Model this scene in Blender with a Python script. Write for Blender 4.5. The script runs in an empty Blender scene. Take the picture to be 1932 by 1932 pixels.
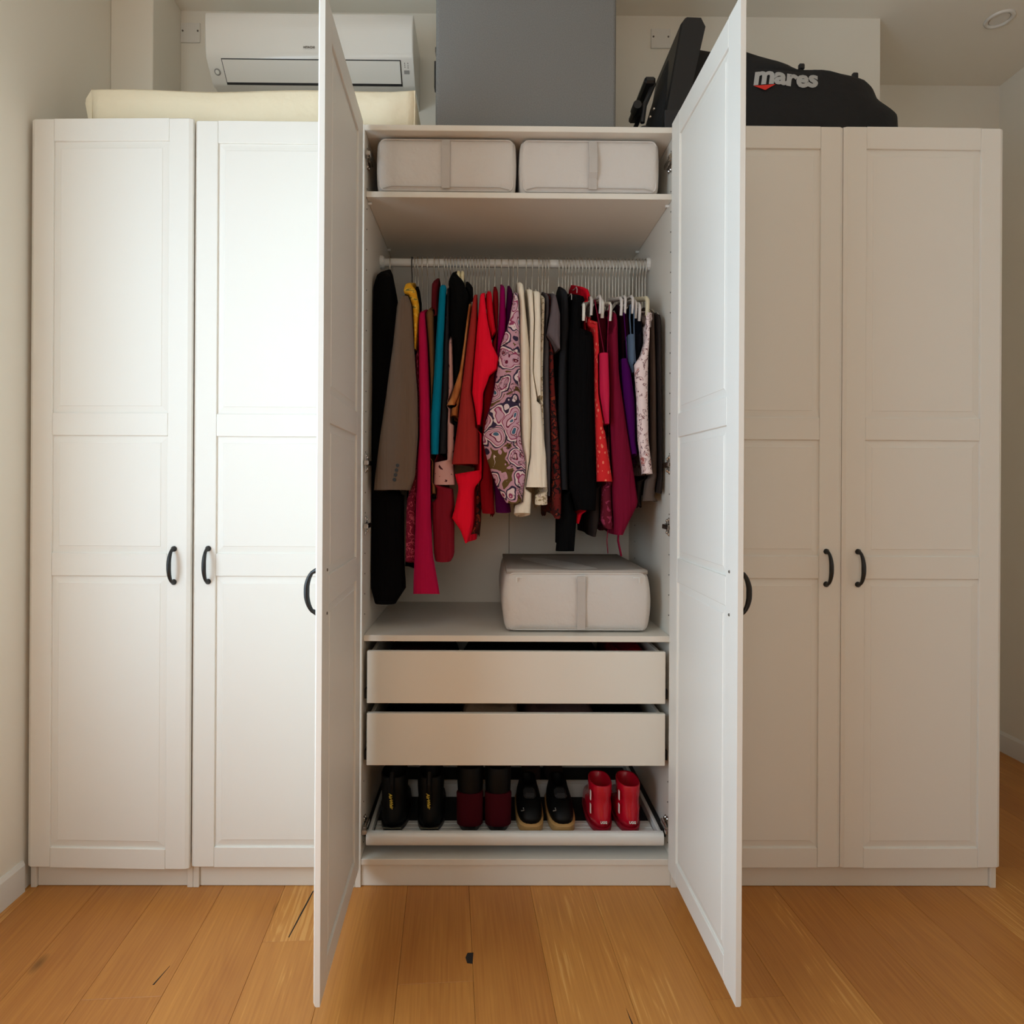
import bpy, bmesh, math, random
from mathutils import Vector, Matrix
from mathutils.bvhtree import BVHTree

random.seed(11)
scene = bpy.context.scene
COL = scene.collection
R = math.radians

# ------------------------------------------------------------------ camera
F_PX, PX, PY, IMG = 1152.62, 924.26, 913.94, 1932.0
CAM = Vector((1.3979, -1.8789, 1.2508))
YAW, PITCH, ROLL = 0.0073, 0.0006, 0.0055


def cam_rot():
    cy, sy = math.cos(YAW), math.sin(YAW)
    cp, sp = math.cos(PITCH), math.sin(PITCH)
    cr, sr = math.cos(ROLL), math.sin(ROLL)
    B = Matrix(((1, 0, 0), (0, 0, -1), (0, 1, 0)))
    Ry = Matrix(((cy, 0, -sy), (0, 1, 0), (sy, 0, cy)))
    Rx = Matrix(((1, 0, 0), (0, cp, sp), (0, -sp, cp)))
    Rz = Matrix(((cr, -sr, 0), (sr, cr, 0), (0, 0, 1)))
    return Rz @ Rx @ Ry @ B


CR = cam_rot()
cd = bpy.data.cameras.new('camera')
cam = bpy.data.objects.new('camera', cd)
COL.objects.link(cam)
cd.sensor_fit = 'HORIZONTAL'
cd.sensor_width = 36.0
cd.lens = F_PX / IMG * 36.0
cd.shift_x = (IMG / 2 - PX) / IMG
cd.shift_y = -(IMG / 2 - PY) / IMG
cd.clip_start = 0.02
m4 = Matrix((CR[0], -CR[1], -CR[2])).transposed().to_4x4()
m4.translation = CAM
cam.matrix_world = m4
scene.camera = cam

# ------------------------------------------------------------------ light
scene.view_settings.view_transform = 'Standard'
scene.view_settings.look = 'None'
scene.view_settings.gamma = 1.0
scene.view_settings.use_curve_mapping = False
scene.view_settings.exposure = -0.25

# keep the light paths short: diffuse room light only
cy_ = scene.cycles
cy_.max_bounces, cy_.diffuse_bounces, cy_.glossy_bounces, cy_.transmission_bounces = 5, 4, 2, 1
cy_.caustics_reflective = cy_.caustics_refractive = False
cy_.adaptive_threshold = 0.08

world = bpy.data.worlds.new('daylight')
scene.world = world
world.use_nodes = True
wb = world.node_tree.nodes['Background']
wb.inputs['Color'].default_value = (0.80, 0.90, 1.0, 1)
wb.inputs['Strength'].default_value = 1.0

WIN_Y0, WIN_Y1, WIN_Z0, WIN_Z1 = -2.45, -0.52, 0.62, 2.50


def area_light(name, loc, rot, sx, sy, power, col):
    ld = bpy.data.lights.new(name, 'AREA')
    ld.shape = 'RECTANGLE'
    ld.size, ld.size_y = sx, sy
    ld.energy = power
    ld.color = col
    o = bpy.data.objects.new(name, ld)
    COL.objects.link(o)
    o.location = loc
    o.rotation_euler = rot
    return o


# daylight entering by the balcony window in the left wall (out of view)
area_light('window_daylight', (-0.16, (WIN_Y0 + WIN_Y1) / 2, (WIN_Z0 + WIN_Z1) / 2),
           (0, R(-90), 0), WIN_Z1 - WIN_Z0, WIN_Y1 - WIN_Y0, 69.0, (0.62, 0.83, 1.0))
# soft fill light, added at an unseen window behind the camera
area_light('rear_fill_light', (1.0, -3.53, 1.95), (R(90), 0, 0), 1.5, 1.2, 11.0, (1.0, 0.95, 0.87))
# sun added through the left window to bounce fill off the unseen floor
sd = bpy.data.lights.new('bounce_sun', 'SUN')
sd.energy = 9.0
sd.angle = R(.6)
sd.color = (1.0, 0.97, 0.90)
bounce_sun = bpy.data.objects.new('bounce_sun', sd)
COL.objects.link(bounce_sun)
bounce_sun.rotation_euler = Vector((0.80, -0.42, -1.0)).to_track_quat('-Z', 'Y').to_euler()

# ------------------------------------------------------------------ helpers
def ray(u, v):
    return CR.transposed() @ Vector(((u - PX) / F_PX, (v - PY) / F_PX, 1.0))


def at(u, v, Y):
    """point of the plane y = Y seen at a pixel of the photograph"""
    d = ray(u, v)
    return CAM + d * ((Y - CAM.y) / d.y)


ORG = {}


def mk(name, verts, faces, mat, parent=None, smooth=False, origin=None):
    """one mesh object; coordinates are the scene's (or the rotated parent's own)"""
    vs = [Vector(v) for v in verts]
    if origin is None:
        lo = Vector((min(v.x for v in vs), min(v.y for v in vs), min(v.z for v in vs)))
        hi = Vector((max(v.x for v in vs), max(v.y for v in vs), max(v.z for v in vs)))
        origin = Vector(((lo.x + hi.x) / 2, (lo.y + hi.y) / 2, lo.z))
    origin = Vector(origin)
    me = bpy.data.meshes.new(name)
    me.from_pydata([v - origin for v in vs], [], faces)
    me.validate()
    bm = bmesh.new()
    bm.from_mesh(me)
    bmesh.ops.recalc_face_normals(bm, faces=bm.faces)
    bm.to_mesh(me)
    bm.free()
    if smooth:
        me.polygons.foreach_set('use_smooth', [True] * len(me.polygons))
    o = bpy.data.objects.new(name, me)
    COL.objects.link(o)
    if mat:
        me.materials.append(mat)
    if parent:
        o.parent = parent
        o.location = origin - ORG[parent.name]
    else:
        o.location = origin
    ORG[o.name] = origin
    return o


def thing(name, label, cat, loc=(0, 0, 0), group=None, kind=None):
    o = bpy.data.objects.new(name, None)
    COL.objects.link(o)
    o.empty_display_size = 0.05
    o.location = loc
    ORG[o.name] = Vector(loc)
    tag(o, label, cat, group, kind)
    return o


def tag(o, label=None, cat=None, group=None, kind=None):
    if label:
        o['label'] = label
    if cat:
        o['category'] = cat
    if group:
        o['group'] = group
    if kind:
        o['kind'] = kind
    return o


class MB:
    """collects shapes for one mesh"""

    def __init__(self):
        self.v, self.f = [], []

    def add(self, v, f):
        n = len(self.v)
        self.v += [tuple(p) for p in v]
        self.f += [tuple(i + n for i in q) for q in f]
        return self

    def box(self, x0, x1, y0, y1, z0, z1, b=0.0):
        if b <= 0:
            v = [(x, y, z) for z in (z0, z1) for y in (y0, y1) for x in (x0, x1)]
            f = [(0, 2, 3, 1), (4, 5, 7, 6), (0, 1, 5, 4), (2, 6, 7, 3), (0, 4, 6, 2), (1, 3, 7, 5)]
            return self.add(v, f)
        b = min(b, (x1 - x0) * .45, (y1 - y0) * .45, (z1 - z0) * .45)
        bm = bmesh.new()
        bmesh.ops.create_cube(bm, size=1.0)
        for p in bm.verts:
            p.co = Vector(((x0 + x1) / 2 + p.co.x * (x1 - x0), (y0 + y1) / 2 + p.co.y * (y1 - y0),
                           (z0 + z1) / 2 + p.co.z * (z1 - z0)))
        bmesh.ops.bevel(bm, geom=list(bm.edges), offset=b, segments=1, affect='EDGES')
        bm.verts.index_update()
        v = [p.co.copy() for p in bm.verts]
        f = [tuple(q.index for q in fc.verts) for fc in bm.faces]
        bm.free()
        return self.add(v, f)

    def tube(self, pts, rad, n=8, flat=1.0, closed=False):
        pts = [Vector(p) for p in pts]
        if not hasattr(rad, '__len__'):
            rad = [rad] * len(pts)
        V, Fc = [], []
        up = None
        for i, p in enumerate(pts):
            a = pts[max(i - 1, 0)]
            c = pts[min(i + 1, len(pts) - 1)]
            t = (c - a).normalized()
            if up is None:
                up = Vector((1, 0, 0)) if abs(t.x) < .9 else Vector((0, 0, 1))
            s = (up - t * up.dot(t)).normalized()
            up = s
            w = t.cross(s)
            for k in range(n):
                an = 2 * math.pi * k / n
                V.append(p + s * math.cos(an) * rad[i] * flat + w * math.sin(an) * rad[i])
        for i in range(len(pts) - 1):
            for k in range(n):
                Fc.append((i * n + k, i * n + (k + 1) % n, (i + 1) * n + (k + 1) % n, (i + 1) * n + k))
        Fc.append(tuple(reversed(range(n))))
        Fc.append(tuple(range((len(pts) - 1) * n, len(pts) * n)))
        return self.add(V, Fc)

    def rings(self, rings, cap0=True, cap1=True):
        n = len(rings[0])
        V = [p for r in rings for p in r]
        Fc = []
        for i in range(len(rings) - 1):
            for k in range(n):
                Fc.append((i * n + k, i * n + (k + 1) % n, (i + 1) * n + (k + 1) % n, (i + 1) * n + k))
        if cap0:
            Fc.append(tuple(reversed(range(n))))
        if cap1:
            Fc.append(tuple(range((len(rings) - 1) * n, len(rings) * n)))
        return self.add(V, Fc)

    def prism_x(self, prof, x0, x1):
        n = len(prof)
        return self.rings([[(x, y, z) for (y, z) in prof] for x in (x0, x1)])

    def build(self, name, mat, parent=None, smooth=False, origin=None):
        return mk(name, self.v, self.f, mat, parent, smooth, origin)


def part_box(name, parent, mat, x0, x1, y0, y1, z0, z1, b=.0012):
    return MB().box(x0, x1, y0, y1, z0, z1, b).build(name, mat, parent)


def autosmooth(o, ang=35):
    me = o.data
    bm = bmesh.new()
    bm.from_mesh(me)
    for f in bm.faces:
        f.smooth = True
    for e in bm.edges:
        if len(e.link_faces) == 2 and e.calc_face_angle(0) > R(ang):
            e.smooth = False
    bm.to_mesh(me)
    bm.free()
    return o


def interp(x, xs, ys):
    if x <= xs[0]:
        return ys[0]
    for i in range(len(xs) - 1):
        if x <= xs[i + 1]:
            t = (x - xs[i]) / max(1e-9, xs[i + 1] - xs[i])
            return ys[i] + t * (ys[i + 1] - ys[i])
    return ys[-1]


def sstep(a, b, x):
    t = max(0.0, min(1.0, (x - a) / (b - a)))
    return t * t * (3 - 2 * t)


def text_mesh(body, size, shear=0.0, weight=0.0, depth=.0006):
    """flat lettering in the x-z plane facing -y, baseline at the origin"""
    cu = bpy.data.curves.new('lettering', 'FONT')
    cu.body = body
    cu.size = size
    cu.shear = shear
    cu.offset = weight
    cu.extrude = depth
    cu.resolution_u = 3
    t = bpy.data.objects.new('lettering', cu)
    COL.objects.link(t)
    bpy.context.view_layer.update()
    me = bpy.data.meshes.new_from_object(t.evaluated_get(bpy.context.evaluated_depsgraph_get()))
    v = [(p.co.x, -p.co.z, p.co.y) for p in me.vertices]
    f = [tuple(q.vertices) for q in me.polygons]
    bpy.data.objects.remove(t)
    bpy.data.curves.remove(cu)
    bpy.data.meshes.remove(me)
    return v, f


# ------------------------------------------------------------------ materials
def srgb(c):
    return tuple(((x / 255) / 12.92 if x / 255 <= .04045 else ((x / 255 + .055) / 1.055) ** 2.4) for x in c) + (1,)


def base_mat(name, col, rough=.5, metal=0.0, spec=.5):
    m = bpy.data.materials.new(name)
    m.use_nodes = True
    b = m.node_tree.nodes['Principled BSDF']
    b.inputs['Base Color'].default_value = col if len(col) == 4 else srgb(col)
    b.inputs['Roughness'].default_value = rough
    b.inputs['Metallic'].default_value = metal
    b.inputs['Specular IOR Level'].default_value = spec
    return m, m.node_tree, b


def add_bump(nt, b, scale, strength, dist=.002, detail=3, stretch=(1, 1, 1), kind='noise'):
    tc = nt.nodes.new('ShaderNodeTexCoord')
    mp = nt.nodes.new('ShaderNodeMapping')
    mp.inputs['Scale'].default_value = stretch
    nt.links.new(tc.outputs['Object'], mp.inputs['Vector'])
    tx = nt.nodes.new('ShaderNodeTexNoise')
    tx.inputs['Scale'].default_value = scale
    tx.inputs['Detail'].default_value = detail
    nt.links.new(mp.outputs['Vector'], tx.inputs['Vector'])
    bp = nt.nodes.new('ShaderNodeBump')
    bp.inputs['Strength'].default_value = strength
    bp.inputs['Distance'].default_value = dist
    nt.links.new(tx.outputs['Fac'], bp.inputs['Height'])
    nt.links.new(bp.outputs['Normal'], b.inputs['Normal'])
    return mp, tx


def plain(name, col, rough=.5, metal=0.0, bump=None, spec=.5):
    m, nt, b = base_mat(name, col, rough, metal, spec)
    if bump:
        add_bump(nt, b, *bump)
    return m


def ramp(nt, stops, interp_='LINEAR'):
    r = nt.nodes.new('ShaderNodeValToRGB')
    r.color_ramp.interpolation = interp_
    e = r.color_ramp.elements
    while len(e) < len(stops):
        e.new(.5)
    for i, (p, c) in enumerate(stops):
        e[i].position = p
        e[i].color = srgb(c) if len(c) == 3 else c
    return r


M = {}
M['wall'] = plain('wall_paint', (238, 231, 217), .85)
M['ceiling'] = plain('ceiling_paint', (243, 236, 222), .9)
M['wall_warm'] = plain('warm_wall_paint', (214, 196, 172), .85)
M['base'] = plain('baseboard_paint', (232, 229, 222), .45)
M['white'] = plain('wardrobe_white_foil', (236, 231, 222), .45, spec=.2)
M['inner'] = plain('wardrobe_white_board', (230, 222, 209), .42)
M['drawer'] = plain('drawer_white_foil', (232, 225, 212), .30)
M['tray'] = plain('tray_white_metal', (226, 224, 218), .35)
M['black'] = plain('black_iron', (16, 15, 15), .38)
M['chrome'] = plain('hinge_nickel', (200, 190, 180), .22, 1.0)
M['steel'] = plain('hook_steel', (196, 188, 174), .3, .85)
M['hole'] = plain('drilled_hole', (60, 52, 45), .9)
M['plastic'] = plain('clear_pin_plastic', (225, 222, 216), .25)
M['ac'] = plain('air_conditioner_plastic', (236, 231, 222), .22)
M['ac_dark'] = plain('air_outlet_shadow', (20, 18, 18), .6)
M['ac_grey'] = plain('display_grey', (150, 146, 140), .3)
M['ink'] = plain('grey_print', (105, 100, 95), .5)
M['plate'] = plain('wall_plate_plastic', (232, 227, 218), .4)
M['screw'] = plain('screw_grey', (110, 104, 98), .4, .6)
M['boxfab'] = plain('storage_box_fabric', (214, 206, 198), .85, bump=(13, .7, .012, 4))
M['boxlid'] = plain('storage_box_lid_fabric', (178, 168, 158), .85, bump=(60, .3, .003, 4))
M['strap'] = plain('storage_box_strap', (192, 184, 176), .8, bump=(300, .2, .001))
M['cream'] = plain('cream_cotton', (240, 226, 196), .9, bump=(9, .8, .016, 4))
M['greycase'] = plain('grey_case_vinyl', (122, 120, 116), .55, bump=(400, .15, .0006))
M['bag'] = plain('black_nylon', (8, 7, 8), .8, bump=(35, .5, .005, 5))
M['bag2'] = plain('black_bag_plastic', (18, 18, 19), .45)
M['bagtxt'] = plain('silver_print', (176, 174, 170), .6)
M['red_print'] = plain('red_print', (214, 40, 24), .6)
M['shelfpin'] = plain('shelf_pin', (235, 232, 226), .3)
M['frame'] = plain('window_frame_white', (236, 234, 230), .4)


def speckle_case():
    m, nt, b = base_mat('grey_speckled_fabric', (122, 119, 114), .7)
    tc = nt.nodes.new('ShaderNodeTexCoord')
    n = nt.nodes.new('ShaderNodeTexNoise')
    n.inputs['Scale'].default_value = 420
    n.inputs['Detail'].default_value = 2
    nt.links.new(tc.outputs['Object'], n.inputs['Vector'])
    r = ramp(nt, [(.35, (108, 106, 102)), (.65, (126, 124, 120))])
    nt.links.new(n.outputs['Fac'], r.inputs['Fac'])
    nt.links.new(r.outputs['Color'], b.inputs['Base Color'])
    return m


M['greycase'] = speckle_case()


def oak(name, lo, mid, hi):
    m, nt, b = base_mat(name, mid, .42)
    L = nt.links.new
    tc = nt.nodes.new('ShaderNodeTexCoord')
    oi = nt.nodes.new('ShaderNodeObjectInfo')
    mul = nt.nodes.new('ShaderNodeMath')
    mul.operation = 'MULTIPLY'
    mul.inputs[1].default_value = 37.0
    L(oi.outputs['Random'], mul.inputs[0])
    comb = nt.nodes.new('ShaderNodeCombineXYZ')
    L(mul.outputs[0], comb.inputs['X'])
    L(mul.outputs[0], comb.inputs['Y'])
    add = nt.nodes.new('ShaderNodeVectorMath')
    add.operation = 'ADD'
    L(tc.outputs['Object'], add.inputs[0])
    L(comb.outputs[0], add.inputs[1])

    def mapped(sx, sy):
        mp = nt.nodes.new('ShaderNodeMapping')
        mp.inputs['Scale'].default_value = (sx, sy, 1)
        L(add.outputs[0], mp.inputs['Vector'])
        return mp

    # cathedral grain
    mp1 = mapped(9, .9)
    n1 = nt.nodes.new('ShaderNodeTexNoise')
    n1.inputs['Scale'].default_value = 1.0
    n1.inputs['Detail'].default_value = 2
    n1.inputs['Distortion'].default_value = .6
    L(mp1.outputs[0], n1.inputs['Vector'])
    k = nt.nodes.new('ShaderNodeMath')
    k.operation = 'MULTIPLY'
    k.inputs[1].default_value = 15
    L(n1.outputs['Fac'], k.inputs[0])
    fr = nt.nodes.new('ShaderNodeMath')
    fr.operation = 'PINGPONG'
    fr.inputs[1].default_value = .5
    L(k.outputs[0], fr.inputs[0])
    # fine fibres
    mp2 = mapped(160, 4)
    n2 = nt.nodes.new('ShaderNodeTexNoise')
    n2.inputs['Scale'].default_value = 1.0
    n2.inputs['Detail'].default_value = 4
    L(mp2.outputs[0], n2.inputs['Vector'])
    # broad tone
    mp3 = mapped(3, .7)
    n3 = nt.nodes.new('ShaderNodeTexNoise')
    n3.inputs['Scale'].default_value = 1.3
    L(mp3.outputs[0], n3.inputs['Vector'])
    s1 = nt.nodes.new('ShaderNodeMath')
    s1.operation = 'MULTIPLY_ADD'
    L(fr.outputs[0], s1.inputs[0])
    s1.inputs[1].default_value = .20
    n2s = nt.nodes.new('ShaderNodeMath')
    n2s.operation = 'MULTIPLY_ADD'
    n2s.inputs[1].default_value = .6
    n2s.inputs[2].default_value = .2
    L(n2.outputs['Fac'], n2s.inputs[0])
    L(n2s.outputs[0], s1.inputs[2])
    s2 = nt.nodes.new('ShaderNodeMath')
    s2.operation = 'MULTIPLY_ADD'
    L(n3.outputs['Fac'], s2.inputs[0])
    s2.inputs[1].default_value = .6
    L(s1.outputs[0], s2.inputs[2])
    s3 = nt.nodes.new('ShaderNodeMath')
    s3.operation = 'MULTIPLY_ADD'
    L(oi.outputs['Random'], s3.inputs[0])
    s3.inputs[1].default_value = .22
    L(s2.outputs[0], s3.inputs[2])
    r = ramp(nt, [(.58, lo), (.95, mid), (1.3 / 1.0 if False else 1.0, hi)])
    sc = nt.nodes.new('ShaderNodeMath')
    sc.operation = 'MULTIPLY'
    sc.inputs[1].default_value = .86
    L(s3.outputs[0], sc.inputs[0])
    L(sc.outputs[0], r.inputs['Fac'])
    # knots
    mp4 = mapped(2.6, 1.15)
    vo = nt.nodes.new('ShaderNodeTexVoronoi')
    vo.inputs['Scale'].default_value = 1.6
    L(mp4.outputs[0], vo.inputs['Vector'])
    kr = ramp(nt, [(.02, (40, 40, 40)), (.075, (255, 255, 255))])
    L(vo.outputs['Distance'], kr.inputs['Fac'])
    mx = nt.nodes.new('ShaderNodeMix')
    mx.data_type = 'RGBA'
    mx.blend_type = 'MULTIPLY'
    mx.inputs['Factor'].default_value = .55
    L(r.outputs['Color'], mx.inputs['A'])
    L(kr.outputs['Color'], mx.inputs['B'])
    L(mx.outputs['Result'], b.inputs['Base Color'])
    bp = nt.nodes.new('ShaderNodeBump')
    bp.inputs['Strength'].default_value = .12
    bp.inputs['Distance'].default_value = .001
    L(n2.outputs['Fac'], bp.inputs['Height'])
    L(bp.outputs['Normal'], b.inputs['Normal'])
    return m


M['oak'] = oak('oiled_oak', (172, 106, 46), (200, 134, 62), (216, 156, 84))
M['sub'] = plain('subfloor', (70, 50, 32), .9)
M['crack'] = plain('knot_filler', (22, 16, 14), .7)


def fabric(name, col, rough=.85, bscale=70, bstr=.35):
    m, nt, b = base_mat(name, col, rough, 0, .08)
    add_bump(nt, b, 30, .9, .016, 3, (1, 1, .09))
    b.inputs['Roughness'].default_value = rough
    return m


def printed(name, stops, scale=40, kind='voronoi', stretch=(1, 1, 1), distort=.0, ci='CONSTANT'):
    m, nt, b = base_mat(name, stops[0][1], .85, 0, .25)
    L = nt.links.new
    tc = nt.nodes.new('ShaderNodeTexCoord')
    mp = nt.nodes.new('ShaderNodeMapping')
    mp.inputs['Scale'].default_value = stretch
    L(tc.outputs['Object'], mp.inputs['Vector'])
    if kind == 'voronoi':
        wn = nt.nodes.new('ShaderNodeTexNoise')
        wn.inputs['Scale'].default_value = scale * .5
        L(mp.outputs['Vector'], wn.inputs['Vector'])
        mixv = nt.nodes.new('ShaderNodeMix')
        mixv.data_type = 'VECTOR'
        mixv.inputs['Factor'].default_value = distort
        L(mp.outputs['Vector'], mixv.inputs['A'])
        L(wn.outputs['Color'], mixv.inputs['B'])
        t = nt.nodes.new('ShaderNodeTexVoronoi')
        t.inputs['Scale'].default_value = scale
        L(mixv.outputs['Result'], t.inputs['Vector'])
        out = t.outputs['Distance']
    else:
        t = nt.nodes.new('ShaderNodeTexNoise')
        t.inputs['Scale'].default_value = scale
        t.inputs['Detail'].default_value = 3
        t.inputs['Distortion'].default_value = distort
        L(mp.outputs['Vector'], t.inputs['Vector'])
        out = t.outputs['Fac']
    r = ramp(nt, stops, ci)
    L(out, r.inputs['Fac'])
    L(r.outputs['Color'], b.inputs['Base Color'])
    return m


def paisley():
    m, nt, b = base_mat('paisley_print', (200, 160, 170), .85, 0, .25)
    L = nt.links.new
    tc = nt.nodes.new('ShaderNodeTexCoord')
    n = nt.nodes.new('ShaderNodeTexNoise')
    n.inputs['Scale'].default_value = 22
    n.inputs['Detail'].default_value = 1
    L(tc.outputs['Object'], n.inputs['Vector'])
    mv = nt.nodes.new('ShaderNodeMix')
    mv.data_type = 'VECTOR'
    mv.inputs['Factor'].default_value = .045
    L(tc.outputs['Object'], mv.inputs['A'])
    L(n.outputs['Color'], mv.inputs['B'])
    v = nt.nodes.new('ShaderNodeTexVoronoi')
    v.inputs['Scale'].default_value = 19
    L(mv.outputs['Result'], v.inputs['Vector'])
    rg = ramp(nt, [(0, (70, 105, 128)), (.14, (225, 190, 200)), (.2, (110, 20, 50)), (.25, (205, 160, 178)),
                   (.42, (150, 60, 95)), (.47, (228, 205, 205)), (.55, (52, 40, 66)), (.62, (198, 150, 165)),
                   (.74, (100, 78, 40)), (.9, (226, 200, 200))], 'CONSTANT')
    L(v.outputs['Distance'], rg.inputs['Fac'])
    v2 = nt.nodes.new('ShaderNodeTexVoronoi')
    v2.inputs['Scale'].default_value = 75
    L(mv.outputs['Result'], v2.inputs['Vector'])
    rg2 = ramp(nt, [(0, (235, 215, 210)), (.32, (60, 35, 55)), (.45, (255, 255, 255))], 'CONSTANT')
    L(v2.outputs['Distance'], rg2.inputs['Fac'])
    v3 = nt.nodes.new('ShaderNodeTexNoise')
    v3.inputs['Scale'].default_value = 9
    L(tc.outputs['Object'], v3.inputs['Vector'])
    rm = ramp(nt, [(.5, (0, 0, 0)), (.53, (255, 255, 255))])
    L(v3.outputs['Fac'], rm.inputs['Fac'])
    fac = nt.nodes.new('ShaderNodeMath')
    fac.operation = 'MULTIPLY'
    fac.inputs[1].default_value = .8
    L(rm.outputs['Color'], fac.inputs[0])
    mx = nt.nodes.new('ShaderNodeMix')
    mx.data_type = 'RGBA'
    mx.blend_type = 'MULTIPLY'
    L(fac.outputs[0], mx.inputs['Factor'])
    L(rg.outputs['Color'], mx.inputs['A'])
    L(rg2.outputs['Color'], mx.inputs['B'])
    L(mx.outputs['Result'], b.inputs['Base Color'])
    return m


# ------------------------------------------------------------------ the room
X0, X1 = -0.012, 3.855
YF, YB, YB2 = -3.60, 0.622, 1.035
ZC = 3.178
XP = 3.012           # where the wall behind the wardrobes ends


def struct(name, o, label=None):
    o['kind'] = 'structure'
    o['label'] = label or name.replace('_', ' ')
    return o


# floor: rotated oak planks on a slab
floor = struct('floor', MB().box(X0 - .1, X1 + .1, YF - .1, YB2 + .1, -.12, -.014).build('floor', M['sub'],
                                                                                origin=(0, 0, -.12)),
               'honey coloured oak plank floor')
PA = R(3.4)
PW = .19
room_poly = [(X0, YF), (X1, YF), (X1, YB2), (X0, YB2)]


def clip_poly(subj, clip):
    out = subj
    for i in range(len(clip)):
        a, c = clip[i], clip[(i + 1) % len(clip)]
        inp, out = out, []
        if not inp:
            break

        def side(p):
            return (c[0] - a[0]) * (p[1] - a[1]) - (c[1] - a[1]) * (p[0] - a[0])
        for j in range(len(inp)):
            p, q = inp[j], inp[(j + 1) % len(inp)]
            sp, sq = side(p), side(q)
            if sp >= 0:
                out.append(p)
            if (sp >= 0) != (sq >= 0):
                t = sp / (sp - sq)
                out.append((p[0] + t * (q[0] - p[0]), p[1] + t * (q[1] - p[1])))
    return out


ca, sa = math.cos(PA), math.sin(PA)
PX0, PY0 = 1.176, -.2          # a point on a joint line


def l2w(a, b):
    return (PX0 + a * ca - b * sa, PY0 + a * sa + b * ca)


end_joint = {-2: -.15, -4: -.15, -6: -.15, 0: -.15, 4: -.24, 5: 1.05, -1: .75, -3: .8, 1: .9, 2: -1.1, 3: 1.0,
             6: .95, 7: .9, 8: .7, -5: .85}
end_joint[-2] = .015
for k in range(-9, 17):
    j0 = end_joint.get(k, random.uniform(-.9, .9))
    cuts = [j0 + 1.9 * q for q in range(-4, 4)]
    for q in range(len(cuts) - 1):
        g = .0003
        loc = [(k * PW + g, cuts[q] + g), ((k + 1) * PW - g, cuts[q] + g), ((k + 1) * PW - g, cuts[q + 1] - g),
               (k * PW + g, cuts[q + 1] - g)]
        poly = clip_poly([l2w(*p) for p in loc], room_poly)
        if len(poly) < 3:
            continue
        cx = sum(p[0] for p in poly) / len(poly)
        cy = sum(p[1] for p in poly) / len(poly)
        n = len(poly)
        inv = []
        for p in poly:
            dx, dy = p[0] - cx, p[1] - cy
            inv.append((dx * ca + dy * sa, -dx * sa + dy * ca))
        if max(abs(p[0]) for p in inv) < .004:
            continue
        e = .0006

        def ins(p):
            return (p[0] - math.copysign(min(e, abs(p[0]) * .5), p[0]), p[1] - math.copysign(min(e, abs(p[1]) * .5), p[1]))
        V = [(p[0], p[1], -.013) for p in inv] + [(p[0], p[1], -.0006) for p in inv] + [ins(p) + (0.0,) for p in inv]
        Fc = [tuple(reversed(range(n))), tuple(range(2 * n, 3 * n))]
        for i in range(n):
            i2 = (i + 1) % n
            Fc += [(i, i2, n + i2, n + i), (n + i, n + i2, 2 * n + i2, 2 * n + i)]
        me = bpy.data.meshes.new('plank')
        me.from_pydata(V, [], Fc)
        me.materials.append(M['oak'])
        o = bpy.data.objects.new('plank', me)
        COL.objects.link(o)
        o.parent = floor
        o.location = Vector((cx, cy, 0)) - ORG[floor.name]
        o.rotation_euler.z = PA

# dark filled knot and open cracks in the planks
for pts, nm in (([(1.352, -.262), (1.357, -.246), (1.373, -.245), (1.371, -.283), (1.357, -.281)], 'filled_knot'),
                ([(.861, -.19), (.864, -.19), (.874, -.06), (.878, .005), (.874, .0), (.867, -.09)], 'plank_crack'),
                ([(.575, -.35), (.579, -.35), (.588, -.29), (.587, -.29)], 'plank_crack'),
                ([(1.745, -.47), (1.752, -.49), (1.741, -.418)], 'plank_crack')):
    n = len(pts)
    mk(nm, [(x, y, -.002) for x, y in pts] + [(x, y, .0004) for x, y in pts],
       [tuple(range(n)), tuple(range(n, 2 * n))] + [(i, (i + 1) % n, n + (i + 1) % n, n + i) for i in range(n)],
       M['crack'], floor)

# left wall with the window opening
mb = MB()
mb.box(X0 - .12, X0, YF - .1, WIN_Y0, 0, ZC)
mb.box(X0 - .12, X0, WIN_Y1, YB + .1, 0, ZC)
mb.box(X0 - .12, X0, WIN_Y0, WIN_Y1, 0, WIN_Z0)
mb.box(X0 - .12, X0, WIN_Y0, WIN_Y1, WIN_Z1, ZC)
struct('wall_left', mb.build('wall_left', M['wall']), 'left wall, off-white plaster')
wf = MB()
wf.box(X0 - .06, X0 - .01, WIN_Y0, WIN_Y0 + .05, WIN_Z0, WIN_Z1)
wf.box(X0 - .06, X0 - .01, WIN_Y1 - .05, WIN_Y1, WIN_Z0, WIN_Z1)
wf.box(X0 - .06, X0 - .01, WIN_Y0 + .05, WIN_Y1 - .05, WIN_Z0, WIN_Z0 + .05)
wf.box(X0 - .06, X0 - .01, WIN_Y0 + .05, WIN_Y1 - .05, WIN_Z1 - .05, WIN_Z1)
wf.box(X0 - .06, X0 - .01, (WIN_Y0 + WIN_Y1) / 2 - .03, (WIN_Y0 + WIN_Y1) / 2 + .03, WIN_Z0 + .05, WIN_Z1 - .05)
struct('window_1', wf.build('window_1', M['frame']), 'white framed window in the left wall')
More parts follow.
